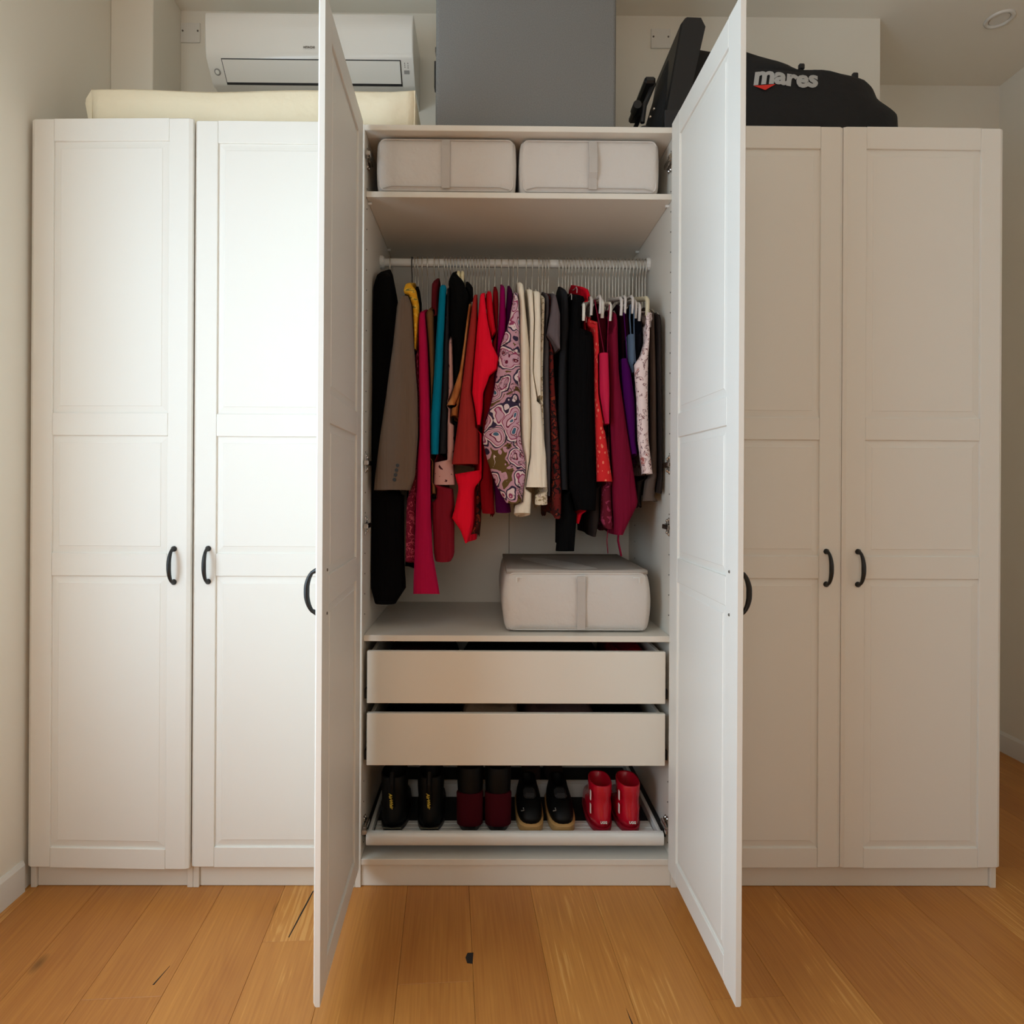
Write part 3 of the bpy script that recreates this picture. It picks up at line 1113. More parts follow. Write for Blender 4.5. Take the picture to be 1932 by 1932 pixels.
G += [
 ('black_coat', 'long black coat hanging at the far left of the rail', [(514, 709, 733), (540, 703, 745), (600, 701, 750), (700, 699, 755), (800, 697, 758), (930, 694, 763), (1075, 695, 763), (1110, 698, 765), (1134, 706, 745)], 'black', dict(yf=.135), 'wood'),
 ('blazer', 'taupe brown blazer whose buttoned sleeve hangs in front of the black coat', [(556, 753, 769), (572, 748, 775), (650, 741, 780), (742, 729, 787), (820, 717, 788), (900, 706, 782), (924, 704, 773)], 'taupe', dict(yf=.07, fold=.002, hem=.004), 'dark'),
 ('black_trousers', 'black trousers hanging between the taupe blazer and the crimson dress', [(560, 776, 784), (700, 776, 790), (900, 768, 784), (1075, 764, 776)], 'black', dict(yf=.20), 'steel'),
 ('scarf', 'yellow and olive rolled silk scarf draped beside the taupe blazer', [(533, 763, 775), (545, 760, 784), (570, 768, 789), (585, 776, 789), (625, 780, 787), (655, 780, 784)], 'scarf', dict(yf=.09, yb=.46, fold=.001, hem=.004), 'steel'),
 ('lace_skirt', 'dark crimson skirt with pink squiggle pattern under the blazer hem', [(600, 782, 789), (890, 775, 789), (960, 768, 785), (1062, 766, 786)], 'crimlace', dict(yf=.13), 'steel'),
 ('dress', 'long plain crimson dress reaching lowest of the reds', [(588, 788, 800), (640, 789, 804), (780, 789, 810), (980, 785, 814), (1050, 783, 818), (1120, 780, 830)], 'crim', dict(yf=.09), 'clear'),
 ('wine_dress', 'wine red dress behind the lower edge of the crimson dress', [(600, 806, 812), (870, 815, 850), (950, 816, 858), (1050, 820, 858), (1062, 822, 852)], 'wine', dict(yf=.125, hx=1.262), 'steel'),
 ('tan_skirt', 'tan brown skirt hanging between crimson dress and teal trousers', [(586, 803, 817), (700, 805, 818), (820, 808, 820), (937, 811, 823)], 'tan', dict(yf=.12), 'white'),
 ('maroon_skirt', 'short maroon skirt clipped left of the teal trousers', [(531, 814, 826), (590, 812, 825), (640, 812, 820)], 'maroon', dict(yf=.13), 'clear'),
 ('trousers', 'bright teal trousers folded lengthwise', [(537, 829, 841), (650, 820, 834), (814, 810, 827), (857, 809, 826)], 'teal', dict(yf=.09, fold=.0015, hem=.004), 'white'),
 ('charcoal_trousers', 'charcoal grey trousers right of the teal trousers', [(545, 841, 847), (700, 833, 843), (800, 829, 841), (862, 826, 842)], 'char', dict(yf=.11), 'steel'),
 ('black_jacket', 'black jacket with raised collar under the cream clip hangers', [(515, 850, 864), (526, 846, 873), (560, 844, 886), (650, 840, 872), (780, 834, 862), (866, 832, 856)], 'black2', dict(yf=.12), 'cream'),
 ('pink_print_top', 'pale pink top with dark figures showing below the black jacket', [(640, 846, 852), (840, 824, 856), (870, 820, 856), (908, 819, 858)], 'cuff', dict(yf=.118), 'cream'),
 ('black_skirt', 'short black skirt on white clips right of the black jacket', [(538, 878, 892), (575, 874, 893), (640, 868, 880), (690, 862, 874)], 'black', dict(yf=.13), 'white'),
 ('sheer_blouse', 'amber sheer blouse with a flared sleeve swinging left', [(573, 884, 890), (650, 873, 884), (700, 864, 877), (745, 848, 862), (757, 840, 855)], 'amber', dict(yf=.09, fold=.0012), 'steel'),
 ('cuff_blouse', 'amber striped blouse showing only a small cuff under the sheer sleeve', [(600, 886, 893), (700, 868, 880), (765, 850, 863), (788, 849, 862)], 'amber', dict(yf=.11, fold=.001), 'steel'),
 ('brick_top', 'brick red long-sleeved top hanging left of the scarlet cardigan', [(556, 893, 900), (650, 879, 898), (740, 867, 894), (820, 859, 901), (877, 852, 902)], 'brick', dict(yf=.085, fold=.0018, hem=.003), 'steel'),
 ('pointed_top', 'scarlet top with a long pointed tail below the brick red top', [(620, 898, 905), (800, 880, 908), (880, 855, 909), (905, 860, 908), (920, 865, 894), (960, 858, 893), (977, 852, 893), (1000, 868, 888), (1024, 878, 881)], 'red', dict(yf=.115, hem=.002, solid=.2), 'steel'),
 ('cardigan', 'bright scarlet cardigan with a draped pointed front', [(552, 906, 914), (600, 901, 919), (650, 896, 928), (687, 892, 946), (706, 890, 921), (740, 888, 909), (770, 894, 908), (800, 898, 904)], 'red', dict(yf=.075, fold=.002, hem=.002, solid=.2), 'steel'),
 ('brown_print_top', 'brown leaf-print top peeking out at the tip of the scarlet tail', [(700, 905, 912), (900, 892, 912), (960, 890, 906), (985, 888, 904), (1015, 880, 888)], 'leo', dict(yf=.16, solid=.2), 'steel'),
 ('red_tee', 'red short-sleeved top just right of the scarlet cardigan', [(551, 918, 928), (590, 917, 931), (626, 920, 935), (640, 922, 928)], 'red2', dict(yf=.10, fold=.0015), 'steel'),
 ('dark_red_blouse', 'dark red blouse filling the gap behind the scarlet clothes', [(548, 930, 940), (650, 928, 944), (780, 905, 932), (880, 902, 928), (975, 908, 932)], 'dred', dict(yf=.13), 'steel'),
 ('magenta_blouse', 'magenta blouse hanging left of the purple one', [(540, 944, 953), (600, 941, 955), (700, 935, 950), (800, 930, 945)], 'mag', dict(yf=.11), 'steel'),
 ('plum_blouse', 'plum purple blouse hanging just left of the paisley shirt', [(548, 957, 968), (620, 952, 966), (750, 940, 955), (900, 920, 955), (965, 928, 962)], 'plum', dict(yf=.14), 'steel'),
 ('paisley_shirt', 'pink and blue paisley shirt with a wide hanging sleeve', [(551, 970, 978), (600, 962, 980), (650, 944, 980), (740, 930, 980), (800, 914, 980), (830, 909, 982), (870, 919, 991), (895, 928, 991), (920, 938, 988), (945, 955, 984)], 'pais', dict(yf=.07, fold=.0025, solid=.2), 'steel'),
 ('cream_shirt', 'long cream shirt right beside the paisley shirt', [(533, 977, 988), (580, 981, 992), (700, 980, 1003), (850, 985, 1010), (920, 976, 1003), (972, 969, 1000)], 'ivory', dict(yf=.095), 'white'),
 ('cream_blouse', 'cream white blouse with a square sleeve end, widest of the pale tops', [(545, 996, 1006), (600, 1001, 1010), (690, 1001, 1015), (800, 1004, 1024), (860, 1002, 1030), (918, 992, 1032)], 'cream', dict(yf=.08, fold=.002, hem=.003), 'white'),
 ('ivory_blouse', 'narrow ivory blouse with a rolled padded shoulder', [(548, 1008, 1020), (600, 1010, 1021), (700, 1006, 1021), (752, 1015, 1020)], 'ivory', dict(yf=.075), 'white'),
 ('ivory_vest', 'ivory lace-trimmed top left of the slate trousers', [(560, 1022, 1029), (700, 1020, 1026), (850, 1018, 1028), (925, 1010, 1032), (957, 1008, 1032)], 'lace', dict(yf=.11), 'steel'),
 ('slate_trousers', 'slate grey trousers hanging right of the pale tops', [(557, 1031, 1037), (700, 1028, 1038), (850, 1027, 1040), (940, 1022, 1037)], 'slate', dict(yf=.12), 'steel'),
 ('leopard_dress', 'dark red animal-print dress right of the slate trousers', [(560, 1036, 1041), (700, 1039, 1048), (850, 1042, 1057), (930, 1041, 1059), (975, 1045, 1057)], 'leo', dict(yf=.125), 'steel'),
 ('mauve_tee', 'grey mauve tee with a pointed short sleeve', [(553, 1044, 1050), (590, 1040, 1058), (628, 1033, 1058), (638, 1042, 1058), (657, 1054, 1058)], 'mauve', dict(yf=.08, fold=.001, hem=.001), 'white'),
 ('charcoal_dress', 'charcoal dress hanging left of the black dress', [(548, 1060, 1072), (620, 1060, 1076), (780, 1056, 1074), (920, 1060, 1080)], 'char', dict(yf=.13), 'white'),
 ('black_dress', 'wide black dress at the middle of the right half of the rail', [(556, 1084, 1104), (640, 1077, 1122), (780, 1077, 1127), (920, 1076, 1127), (958, 1090, 1124)], 'black', dict(yf=.095), 'clear'),
 ('black_shawl', 'black shawl hanging lower than the black dress with a square end', [(580, 1074, 1082), (850, 1066, 1086), (960, 1060, 1090), (1040, 1050, 1084)], 'black2', dict(yf=.15, fold=.001, hem=.003, solid=.2), 'steel'),
 ('red_slip', 'red slip showing its rounded tip below the black dress', [(600, 1094, 1100), (900, 1084, 1104), (940, 1078, 1102), (970, 1082, 1100), (994, 1089, 1094)], 'red2', dict(yf=.17, solid=.25), 'steel'),
 ('red_scarf_top', 'red narrow top hanging right of the black dress', [(543, 1103, 1112), (575, 1110, 1118), (640, 1118, 1124)], 'red2', dict(yf=.12), 'clear'),
 ('red_print_dress', 'red dress with a light dotted print right of the black dress', [(600, 1122, 1128), (660, 1125, 1133), (780, 1128, 1141), (850, 1129, 1150), (907, 1129, 1158)], 'redpr', dict(yf=.085, hem=.003), 'clear'),
 ('dark_shawl', 'black maroon pointed shawl hanging below the red dotted dress', [(620, 1126, 1131), (900, 1124, 1140), (960, 1120, 1138), (1012, 1121, 1126)], 'tank2', dict(yf=.16, hem=.002), 'clear'),
 ('dark_wine_blouse', 'dark wine blouse filling the space behind the rose camisole', [(584, 1127, 1146), (660, 1129, 1149), (800, 1134, 1152), (900, 1136, 1150)], 'dwine', dict(yf=.155), 'clear'),
 ('dark_plum_vest', 'very dark plum vest behind the purple camisole', [(588, 1171, 1186), (700, 1174, 1192), (880, 1186, 1204)], 'dplum', dict(yf=.15), 'clear'),
 ('camisole', 'rose red satin camisole on thin straps', [(665, 1133, 1149), (740, 1135, 1153), (800, 1146, 1153)], 'rose', dict(yf=.07, shoulder=False, fold=.001, hem=.002, yb=.42), 'clear'),
 ('mesh_top', 'burgundy mesh-print top left of the burgundy dress', [(640, 1150, 1156), (800, 1152, 1162), (920, 1138, 1164), (985, 1138, 1160), (1003, 1146, 1160)], 'burg2', dict(yf=.125), 'clear'),
 ('burgundy_dress', 'burgundy handkerchief-hem dress with dangling ties', [(590, 1150, 1166), (640, 1151, 1168), (700, 1153, 1171), (800, 1155, 1185), (900, 1159, 1200), (950, 1161, 1207), (985, 1164, 1189), (1010, 1164, 1177)], 'burg', dict(yf=.095, hem=.002, solid=.2), 'clear'),
 ('purple_camisole', 'deep purple camisole right of the burgundy dress', [(676, 1173, 1189), (780, 1181, 1203), (860, 1190, 1205)], 'purple', dict(yf=.10, shoulder=False, yb=.45), 'clear'),
 ('blue_camisole', 'grey blue camisole with a V neck', [(630, 1187, 1200), (680, 1189, 1201), (702, 1197, 1202)], 'blue', dict(yf=.09, shoulder=False, fold=.001, hem=.001, yb=.45), 'clear'),
 ('navy_top', 'navy black sleeveless top right of the grey blue camisole', [(584, 1200, 1210), (680, 1201, 1214), (800, 1203, 1213), (860, 1204, 1212)], 'navy', dict(yf=.12), 'clear'),
 ('dark_print_top', 'dark sleeveless top with maroon hem band left of the floral camisole', [(620, 1212, 1218), (860, 1202, 1216), (953, 1204, 1214)], 'tank2', dict(yf=.15), 'clear'),
 ('floral_camisole', 'white and pink floral camisole hanging by a narrow strap', [(588, 1219, 1229), (640, 1221, 1227), (668, 1212, 1226), (686, 1200, 1226), (750, 1205, 1226), (830, 1207, 1227), (895, 1217, 1235)], 'floral', dict(yf=.07, fold=.0012, hem=.003, solid=.2), 'beige'),
 ('tank_top', 'brown grey tank top right of the floral camisole', [(587, 1228, 1239), (700, 1229, 1242), (850, 1230, 1246), (940, 1216, 1244)], 'tank', dict(yf=.11), 'beige'),
 ('dark_tank_top', 'dark brown tank top at the far right end of the rail', [(592, 1241, 1249), (750, 1244, 1251), (900, 1246, 1252), (925, 1242, 1251)], 'tank2', dict(yf=.09, fold=.001), 'clear'),
]
garm = {}
shapes = [Garment(rows, seed=i, **opt) for i, (nm, lab, rows, mt, opt, hs) in enumerate(G)]
# spare hangers crowded between the clothes; the clothes give way to them
spare = [(858, 'cream'), (868, 'cream'), (1118, 'white'), (1127, 'clear'), (1138, 'white'), (1152, 'white'), (1165, 'clear'),
         (1194, 'clear'), (1204, 'clear'), (1217, 'beige')]


class Blocker:
    def __init__(self, i, u, st):
        self.hx = at(u, 560, .115).x
        self.st = st
        self.zn = 1.985 if st == 'cream' else 1.915 - (i % 3) * .009
        self.drop = .035 if st == 'cream' else .062
        self.xl, self.yf, self.seed, self.y0, self.y1 = 1, 0.0, -1 - i, .108 if st != 'cream' else .16, .505

    def want(self, y, z):
        if self.y0 - .012 < y < self.y1 + .012:
            k = abs(y - ROD_Y) / .2
            zt_ = self.zn - self.drop * k + .012
            zb_ = zt_ - .03 - (.052 if k > .82 else 0)
            if zb_ < z < zt_:
                return self.hx - .0062, self.hx + .0062
        return None


blocks = [Blocker(i, u, st) for i, (u, st) in enumerate(spare)]
row = sorted(shapes + blocks, key=lambda q: q.hx)
for _ in range(400):
    for a, c in zip(row, row[1:]):
        need = .0128 if isinstance(a, Blocker) or isinstance(c, Blocker) else .0108
        d_ = need - (c.hx - a.hx)
        if d_ > 0:
            a.hx -= d_ / 2
            c.hx += d_ / 2
    row[0].hx = max(row[0].hx, 1.033)
    row[-1].hx = min(row[-1].hx, 1.968)
GREG.extend(blocks)
for g, (nm, lab, rows, mt, opt, hs) in zip(shapes, G):
    garm[nm] = build_garment(g, nm, lab, C[mt])
for g, (nm, lab, rows, mt, opt, hs) in zip(shapes, G):
    short = nm.replace('_', ' ')
    lab = 'metal-hooked hanger carrying the ' + short
    if not g.shoulder:
        zt = at(1150, 562, g.yf).z
        hanger(g.hx, zt + .05, g.yf + .012, g.yb - .01, hs, lab, .05, thick=1.05)
    else:
        zn = min(g.zt + .048, ROD_Z - .052)
        hanger(g.hx, zn, g.yf + .055, g.yb - .055, hs, lab, .036, wire=True)

# details on garments
bl = garm['blazer']
for (u, v) in ((744, 905), (746, 896), (748, 887), (750, 878)):
    p = at(u, v, .068)
    MB().tube([(p.x, .0675, p.z), (p.x, .0725, p.z)], [.0058, .0066], 10).build('sleeve_button', M['black'], bl)


def strap(parent, pts, y0, y1, w, mat):
    """thin shoulder straps: front hanger tip down to the body"""
    V = []
    for i, (u, v) in enumerate(pts):
        t = i / (len(pts) - 1)
        V.append(at(u, v, y0 + (y1 - y0) * t))
    MB().tube(V, w, 6, flat=.5).build('strap', mat, parent)


strap(garm['camisole'], [(1122, 566), (1130, 610), (1140, 668)], .09, .085, .0035, C['burg'])
strap(garm['camisole'], [(1150, 575), (1147, 620), (1146, 668)], .09, .085, .0035, C['burg'])
strap(garm['burgundy_dress'], [(1147, 1000), (1145, 1020), (1147, 1044)], .115, .115, .003, C['burg'])
strap(garm['burgundy_dress'], [(1168, 985), (1166, 1020), (1172, 1049)], .112, .112, .007, C['burg'])
strap(garm['purple_camisole'], [(1177, 590), (1180, 630), (1183, 680)], .11, .11, .0035, C['purple'])
strap(garm['blue_camisole'], [(1189, 575), (1188, 600), (1190, 634)], .10, .10, .0045, C['blue'])
strap(garm['blue_camisole'], [(1196, 575), (1196, 620), (1199, 690)], .10, .098, .0035, C['blue'])

SEEN = {}


def hanger_label(kind, near):
    lab = 'spare %s hanger beside the %s' % (kind, near)
    SEEN[lab] = SEEN.get(lab, 0) + 1
    return lab if SEEN[lab] == 1 else lab.replace('spare', 'another spare') + ', right of the first'


STN = {'clear': 'clear plastic', 'white': 'white plastic', 'cream': 'cream plastic', 'steel': 'thin wire', 'beige': 'beige plastic'}
for bl_ in blocks:
    near = min(zip(shapes, G), key=lambda q: abs(q[0].hx - bl_.hx))[1][0].replace('_', ' ')
    hanger(bl_.hx, bl_.zn, bl_.y0 + .004, bl_.y1 - .004, bl_.st, hanger_label(STN[bl_.st], near), bl_.drop, thick=1.2)

# ------------------------------------------------------------------ storage boxes
def rounded_box_rings(x0, x1, y0, y1, z0, z1, r, bulge=0.0, n=6, top_r=None, nz=8, sag=0.0):
    top_r = top_r if top_r is not None else r
    rings = []
    zl = [(0, .6), (.25, .25), (.6, .06), (1, 0)]
    lv = [(z0 + t * r, k * r) for t, k in zl]
    for i in range(1, nz):
        lv.append((z0 + r + (z1 - z0 - r - top_r) * i / nz, 0))
    lv += [(z1 - top_r + t * top_r, k * top_r) for t, k in ((0, 0), (.4, .06), (.75, .25), (1, .7))]
    for z, ins in lv:
        t = (z - z0) / (z1 - z0)
        bl_ = bulge * math.sin(math.pi * t)
        ring = []
        cs = [(x1 - r, y1 - r, 0), (x0 + r, y1 - r, 90), (x0 + r, y0 + r, 180), (x1 - r, y0 + r, 270)]
        for cx_, cy_, a0 in cs:
            for k in range(n):
                a = R(a0 + 90 * k / (n - 1))
                rr = max(.001, r - ins + bl_)
                ring.append((cx_ + rr * math.cos(a), cy_ + rr * math.sin(a), z))
        rings.append(ring)
    return rings


def storage_box(label, x0, x1, y0, y1, z0, z1, strap_x, hang=False, bulge=.004, group='grey fabric storage boxes', open_top=False):
    t = thing('storage_box', label, 'storage box', ((x0 + x1) / 2, (y0 + y1) / 2, z0), group)
    b = MB().rings(rounded_box_rings(x0, x1, y0, y1, z0, z1, .022, bulge))
    o = b.build('body', M['boxfab'], t, True)
    sub = o.modifiers.new('sub', 'SUBSURF')
    sub.levels = sub.render_levels = 1
    yfr = y0 - bulge
    # piping round the front
    pts = []
    xa, xb, za, zb = x0 + .010, x1 - .010, z0 + .008, z1 - .006
    rr = .016
    for cx_, cz_, a0 in ((xb - rr, zb - rr, 0), (xa + rr, zb - rr, 90), (xa + rr, za + rr, 180), (xb - rr, za + rr, 270)):
        for k in range(5):
            a = R(a0 + 90 * k / 4)
            pts.append((cx_ + rr * math.cos(a), y0 + .003, cz_ + rr * math.sin(a)))
    pts.append(pts[0])
    MB().tube(pts, .0028, 6).build('piping', M['boxfab'], t, True)
    # front handle strap, sewn at both ends
    s = MB()
    w = .013
    zz = [z1 - .012, z1 - .030, (z0 + z1) / 2 + .02, z0 + .06, z0 + .045, z0 + .012]
    off = [.001, .004, .012 if hang else .004, .013 if hang else .004, .003, .001]
    V, Fc = [], []
    for z, d in zip(zz, off):
        V += [(strap_x - w, yfr - d, z), (strap_x + w, yfr - d, z), (strap_x + w, yfr - d - .0025, z), (strap_x - w, yfr - d - .0025, z)]
    m_ = len(zz)
    for i in range(m_ - 1):
        for k in range(4):
            Fc.append((i * 4 + k, i * 4 + (k + 1) % 4, (i + 1) * 4 + (k + 1) % 4, (i + 1) * 4 + k))
    Fc += [(3, 2, 1, 0), tuple(range((m_ - 1) * 4, m_ * 4))]
    s.add(V, Fc).build('handle_strap', M['strap'], t)
    # zip seam
    zp = MB()
    zp.tube([(x0 + .02, yfr + .002, z0 + .012), (x0 + .05, yfr - .001, z0 + .018), (x1 - .05, yfr - .001, z0 + .016), (x1 - .02, yfr + .002, z0 + .010)], .0016, 6)
    zp.build('zip', M['strap'], t)
    return t


storage_box('creased light grey fabric box on the top shelf, left of its twin', 1.050, 1.488, .048, .56, 2.1705, 2.3445, 1.268)
storage_box('smooth light grey fabric box with a loose strap, right one on the top shelf', 1.502, 1.942, .048, .56, 2.1705, 2.3445, 1.730, True)
sb = storage_box('grey fabric storage box with a sunken lid under the hanging clothes', 1.465, 1.925, .085, .55, .7775, .972, 1.706, bulge=.012)
lid = MB()
nx, ny = 12, 10
V, Fc = [], []
for j in range(ny + 1):
    for i in range(nx + 1):
        a, c = i / nx, j / ny
        x = 1.468 + .455 * a
        y = .088 + .46 * c
        e = min(a, 1 - a, c, 1 - c)
        V.append((x, y, .9735 + .004 * max(0, 1 - e / .06) + .004 * math.sin(7 * a + 4 * c) * sstep(0, .2, e)))
for j in range(ny):
    for i in range(nx):
        k = j * (nx + 1) + i
        Fc.append((k, k + 1, k + nx + 2, k + nx + 1))
nv = len(V)
V += [(x, y, .965) for x, y, z in V]
Fc += [tuple(reversed([q + nv for q in f])) for f in list(Fc)]
edge = [i for i in range(nx + 1)] + [j * (nx + 1) + nx for j in range(1, ny + 1)] + [ny * (nx + 1) + i for i in range(nx - 1, -1, -1)] + [j * (nx + 1) for j in range(ny - 1, 0, -1)]
for i in range(len(edge)):
    a, c = edge[i], edge[(i + 1) % len(edge)]
    Fc.append((a, c, c + nv, a + nv))
lid.add(V, Fc).build('lid', M['boxlid'], sb, True)
for s_ in (1.497, 1.893):
    q = MB()
    d = 1 if s_ < 1.7 else -1
    q.box(min(s_, s_ + d * .022), max(s_, s_ + d * .022), .0700, .0722, .955, .9585)
    q.box(min(s_, s_ + d * .004), max(s_, s_ + d * .004), .0700, .0722, .940, .955)
    q.build('corner_binding', M['plastic'], sb)

# ------------------------------------------------------------------ folded clothes in the drawers
def folded(name, label, x0, x1, y0, y1, z0, z1, mat, seed):
    rnd = random.Random(seed)
    nx, ny = 14, 10
    V, Fc = [], []
    ph = [rnd.uniform(0, 6) for _ in range(4)]
    for j in range(ny + 1):
        for i in range(nx + 1):
            a, c = i / nx, j / ny
            e = min(1, min(a, 1 - a) / .12) * min(1, min(c, 1 - c) / .15)
            z = z0 + .012 + (z1 - z0 - .012) * (e ** .4) + .006 * math.sin(9 * a + ph[0]) * e + .005 * math.sin(7 * c + 5 * a + ph[1]) * e
            V.append((x0 + (x1 - x0) * a, y0 + (y1 - y0) * c, z))
    for j in range(ny):
        for i in range(nx):
            k = j * (nx + 1) + i
            Fc.append((k, k + 1, k + nx + 2, k + nx + 1))
    nv = len(V)
    V += [(x, y, z0) for x, y, z in V]
    Fc += [tuple(reversed([q + nv for q in f])) for f in list(Fc)]
    edge = [i for i in range(nx + 1)] + [j * (nx + 1) + nx for j in range(1, ny + 1)] + [ny * (nx + 1) + i for i in range(nx - 1, -1, -1)] + [j * (nx + 1) for j in range(ny - 1, 0, -1)]
    for i in range(len(edge)):
        a, c = edge[i], edge[(i + 1) % len(edge)]
        Fc.append((a, c, c + nv, a + nv))
    o = mk(name, V, Fc, mat, None, True)
    tag(o, label, 'clothes', 'folded clothes in the drawers')


folded('folded_jumper', 'black folded jumper at the left of the lower drawer', 1.055, 1.31, .07, .5, .4015, .515, C['black'], 1)
folded('folded_linen', 'beige folded linen in the middle of the lower drawer', 1.315, 1.52, .07, .5, .4015, .522, fabric('beige_linen', (150, 126, 104)), 2)
folded('folded_knitwear', 'mauve brown folded knitwear right of the beige linen', 1.525, 1.78, .07, .5, .4015, .516, fabric('mauve_brown_knit', (92, 70, 66)), 3)
folded('folded_shirt', 'black folded shirt at the right of the lower drawer', 1.785, 1.94, .07, .5, .4015, .508, C['black2'], 4)
folded('folded_sweater', 'dark maroon folded sweater at the left of the upper drawer', 1.055, 1.30, .07, .5, .5955, .700, fabric('dark_maroon_knit', (44, 14, 18)), 5)
folded('folded_vest', 'black folded vest in the middle of the upper drawer', 1.31, 1.82, .07, .5, .5955, .698, C['black'], 6)
folded('folded_tee', 'deep red folded tee at the right of the upper drawer', 1.825, 1.94, .07, .5, .5955, .704, C['dred'], 7)

# ------------------------------------------------------------------ shoes
TZ = .1338


def stack(levels, cx, n=20, sq=2.4):
    """rings stacked upward; level = (z, y0, y1, half width, x offset)"""
    rings = []
    for z, y0, y1, hw, xo in levels:
        ring = []
        for k in range(n):
            a = 2 * math.pi * k / n
            ca_, sa_ = math.cos(a), math.sin(a)
            x = math.copysign(abs(ca_) ** (2 / sq), ca_) * hw
            y = math.copysign(abs(sa_) ** (2 / sq), sa_)
            ring.append((cx + xo + x, (y0 + y1) / 2 + y * (y1 - y0) / 2, z))
        rings.append(ring)
    return rings


def boot(name, label, cx, y0, L, h, hw, mats, group, shaft_hw=None, collar=False, lean=0.0):
    t = thing(name, label, 'shoe', (cx, y0 + L / 2, TZ), group)
    shaft_hw = shaft_hw or hw
    so = MB().rings(stack([(TZ, y0 + .004, y0 + L - .006, hw - .003, 0), (TZ + .004, y0, y0 + L, hw, 0), (TZ + .018, y0 - .001, y0 + L, hw + .001, 0), (TZ + .020, y0 + .003, y0 + L - .004, hw - .003, 0)], cx))
    autosmooth(so.build('sole', mats[1], t), 40)
    z = TZ + .0202
    b = y0
    up = [(z, b + .002, b + L - .006, hw - .003, 0), (z + .02, b, b + L - .004, hw - .001, 0), (z + .036, b + .002, b + L - .016, hw - .002, 0),
          (z + .052, b + .006, b + L * .70, hw * .96, 0), (z + .066, b + .009, b + L * .56, shaft_hw * .96, 0), (z + .085, b + .010, b + L * .50, shaft_hw * .95, 0),
          (TZ + h * .75, b + .008, b + L * .49, shaft_hw, 0), (TZ + h - .004, b + .004, b + L * .50, shaft_hw, 0), (TZ + h, b + .006, b + L * .497, shaft_hw - .002, 0),
          (TZ + h - .003, b + .011, b + L * .485, shaft_hw - .007, 0), (TZ + h - .06, b + .016, b + L * .46, shaft_hw - .010, 0)]
    u = MB().rings(stack(up, cx))
    uo = u.build('upper', mats[0], t, True)
    if collar:
        tr = stack([(TZ + h - .003, b + .003, b + L * .502, shaft_hw + .002, 0), (TZ + h + .003, b + .003, b + L * .502, shaft_hw + .002, 0), (TZ + h + .004, b + .008, b + L * .49, shaft_hw - .004, 0)], cx)
        autosmooth(MB().rings(tr, True, True).build('collar', mats[2], t), 60) if False else None
    return t, uo


RB = plain('glossy_red_leather', (186, 14, 38), .16, bump=(14, .3, .01, 2))
RS = plain('red_rubber_sole', (150, 14, 34), .4)
BL = plain('black_leather', (5, 5, 5), .55, spec=.2)
BS = plain('black_rubber', (14, 13, 12), .5)
BG = plain('burgundy_suede', (60, 4, 16), .8, spec=.1)
GOLD = plain('tan_gold_rubber', (190, 148, 92), .35)
YEL = plain('yellow_thread', (196, 170, 60), .6)
WHT = plain('white_print', (232, 224, 218), .5)


def add_text(parent, name, body, size, centre, mat, rot=0.0, shear=0.0, weight=0.0, w=None):
    v, f = text_mesh(body, size, shear, weight)
    xs = [p[0] for p in v]
    zs = [p[2] for p in v]
    cx, cz = (min(xs) + max(xs)) / 2, (min(zs) + max(zs)) / 2
    k = w / (max(xs) - min(xs)) if w else 1
    c, s = math.cos(rot), math.sin(rot)
    V = []
    for x, y, z in v:
        x, z = (x - cx) * k, (z - cz)
        V.append((centre[0] + x * c - z * s, centre[1] + y, centre[2] + x * s + z * c))
    o = mk(name, V, f, mat, parent)
    return o


# red glossy ankle boots, heels forward
for i, (u, lab) in enumerate(((1137, 'glossy red ankle boot, left of the red pair on the shoe tray'), (1191, 'glossy red ankle boot at the right end of the shoe tray'))):
    p = at(u, 1540, .08)
    t, uo = boot('ankle_boot', lab, p.x, .072, .235, .152, .043, (RB, RS), 'shoes on the pull-out tray', .037)
    add_text(t, 'heel_logo', 'UGG', .011, (p.x + .002, .0702, TZ + .040), WHT, weight=.0004, w=.021)
    for zz, hh in ((TZ + .105, .030), (TZ + .062, .030)):
        MB().box(p.x - .0395, p.x - .0365, .082, .094, zz, zz + hh, .001).build('side_patch', WHT, t)
# burgundy and black boots
for i, (u, lab) in enumerate(((886, 'black boot with a burgundy back, left of its pair'), (940, 'black boot with a burgundy back, right of its pair'))):
    p = at(u, 1540, .08)
    t, uo = boot('boot', lab, p.x, .078, .23, .205, .043, (BL, BS), 'shoes on the pull-out tray', .043)
    b = MB().rings(stack([(TZ + .022, .0772, .14, .0425, 0), (TZ + .06, .0765, .135, .0425, 0), (TZ + .118, .084, .135, .0435, 0), (TZ + .122, .086, .130, .041, 0)], p.x))
    autosmooth(b.build('heel_panel', BG, t), 50)
# black lace boots with yellow loops
for i, (u, lab) in enumerate(((740, 'black leather boot with a yellow lettered heel loop at the left end of the tray'), (810, 'black leather boot with a yellow lettered heel loop, second from the left'))):
    p = at(u, 1540, .08)
    t, uo = boot('boot', lab, p.x, .074, .235, .178, .047, (BL, BS), 'shoes on the pull-out tray', .043)
    MB().tube([(p.x, .078, TZ + .085), (p.x, .0735, TZ + .12), (p.x, .072, TZ + .16), (p.x, .078, TZ + .195), (p.x, .088, TZ + .18)], .009, 6, flat=1.0).build('heel_loop', BL, t)
    add_text(t, 'loop_lettering', 'AirWair', .014, (p.x - .001, .0605, TZ + .112), YEL, rot=R(-84), shear=.3, weight=.0003, w=.052)
    MB().tube([(p.x - .03, .0725, TZ + .021), (p.x, .0715, TZ + .0195), (p.x + .03, .0725, TZ + .021)], .0010, 5).build('welt_stitching', plain('pale_thread', (120, 112, 84), .7), t)
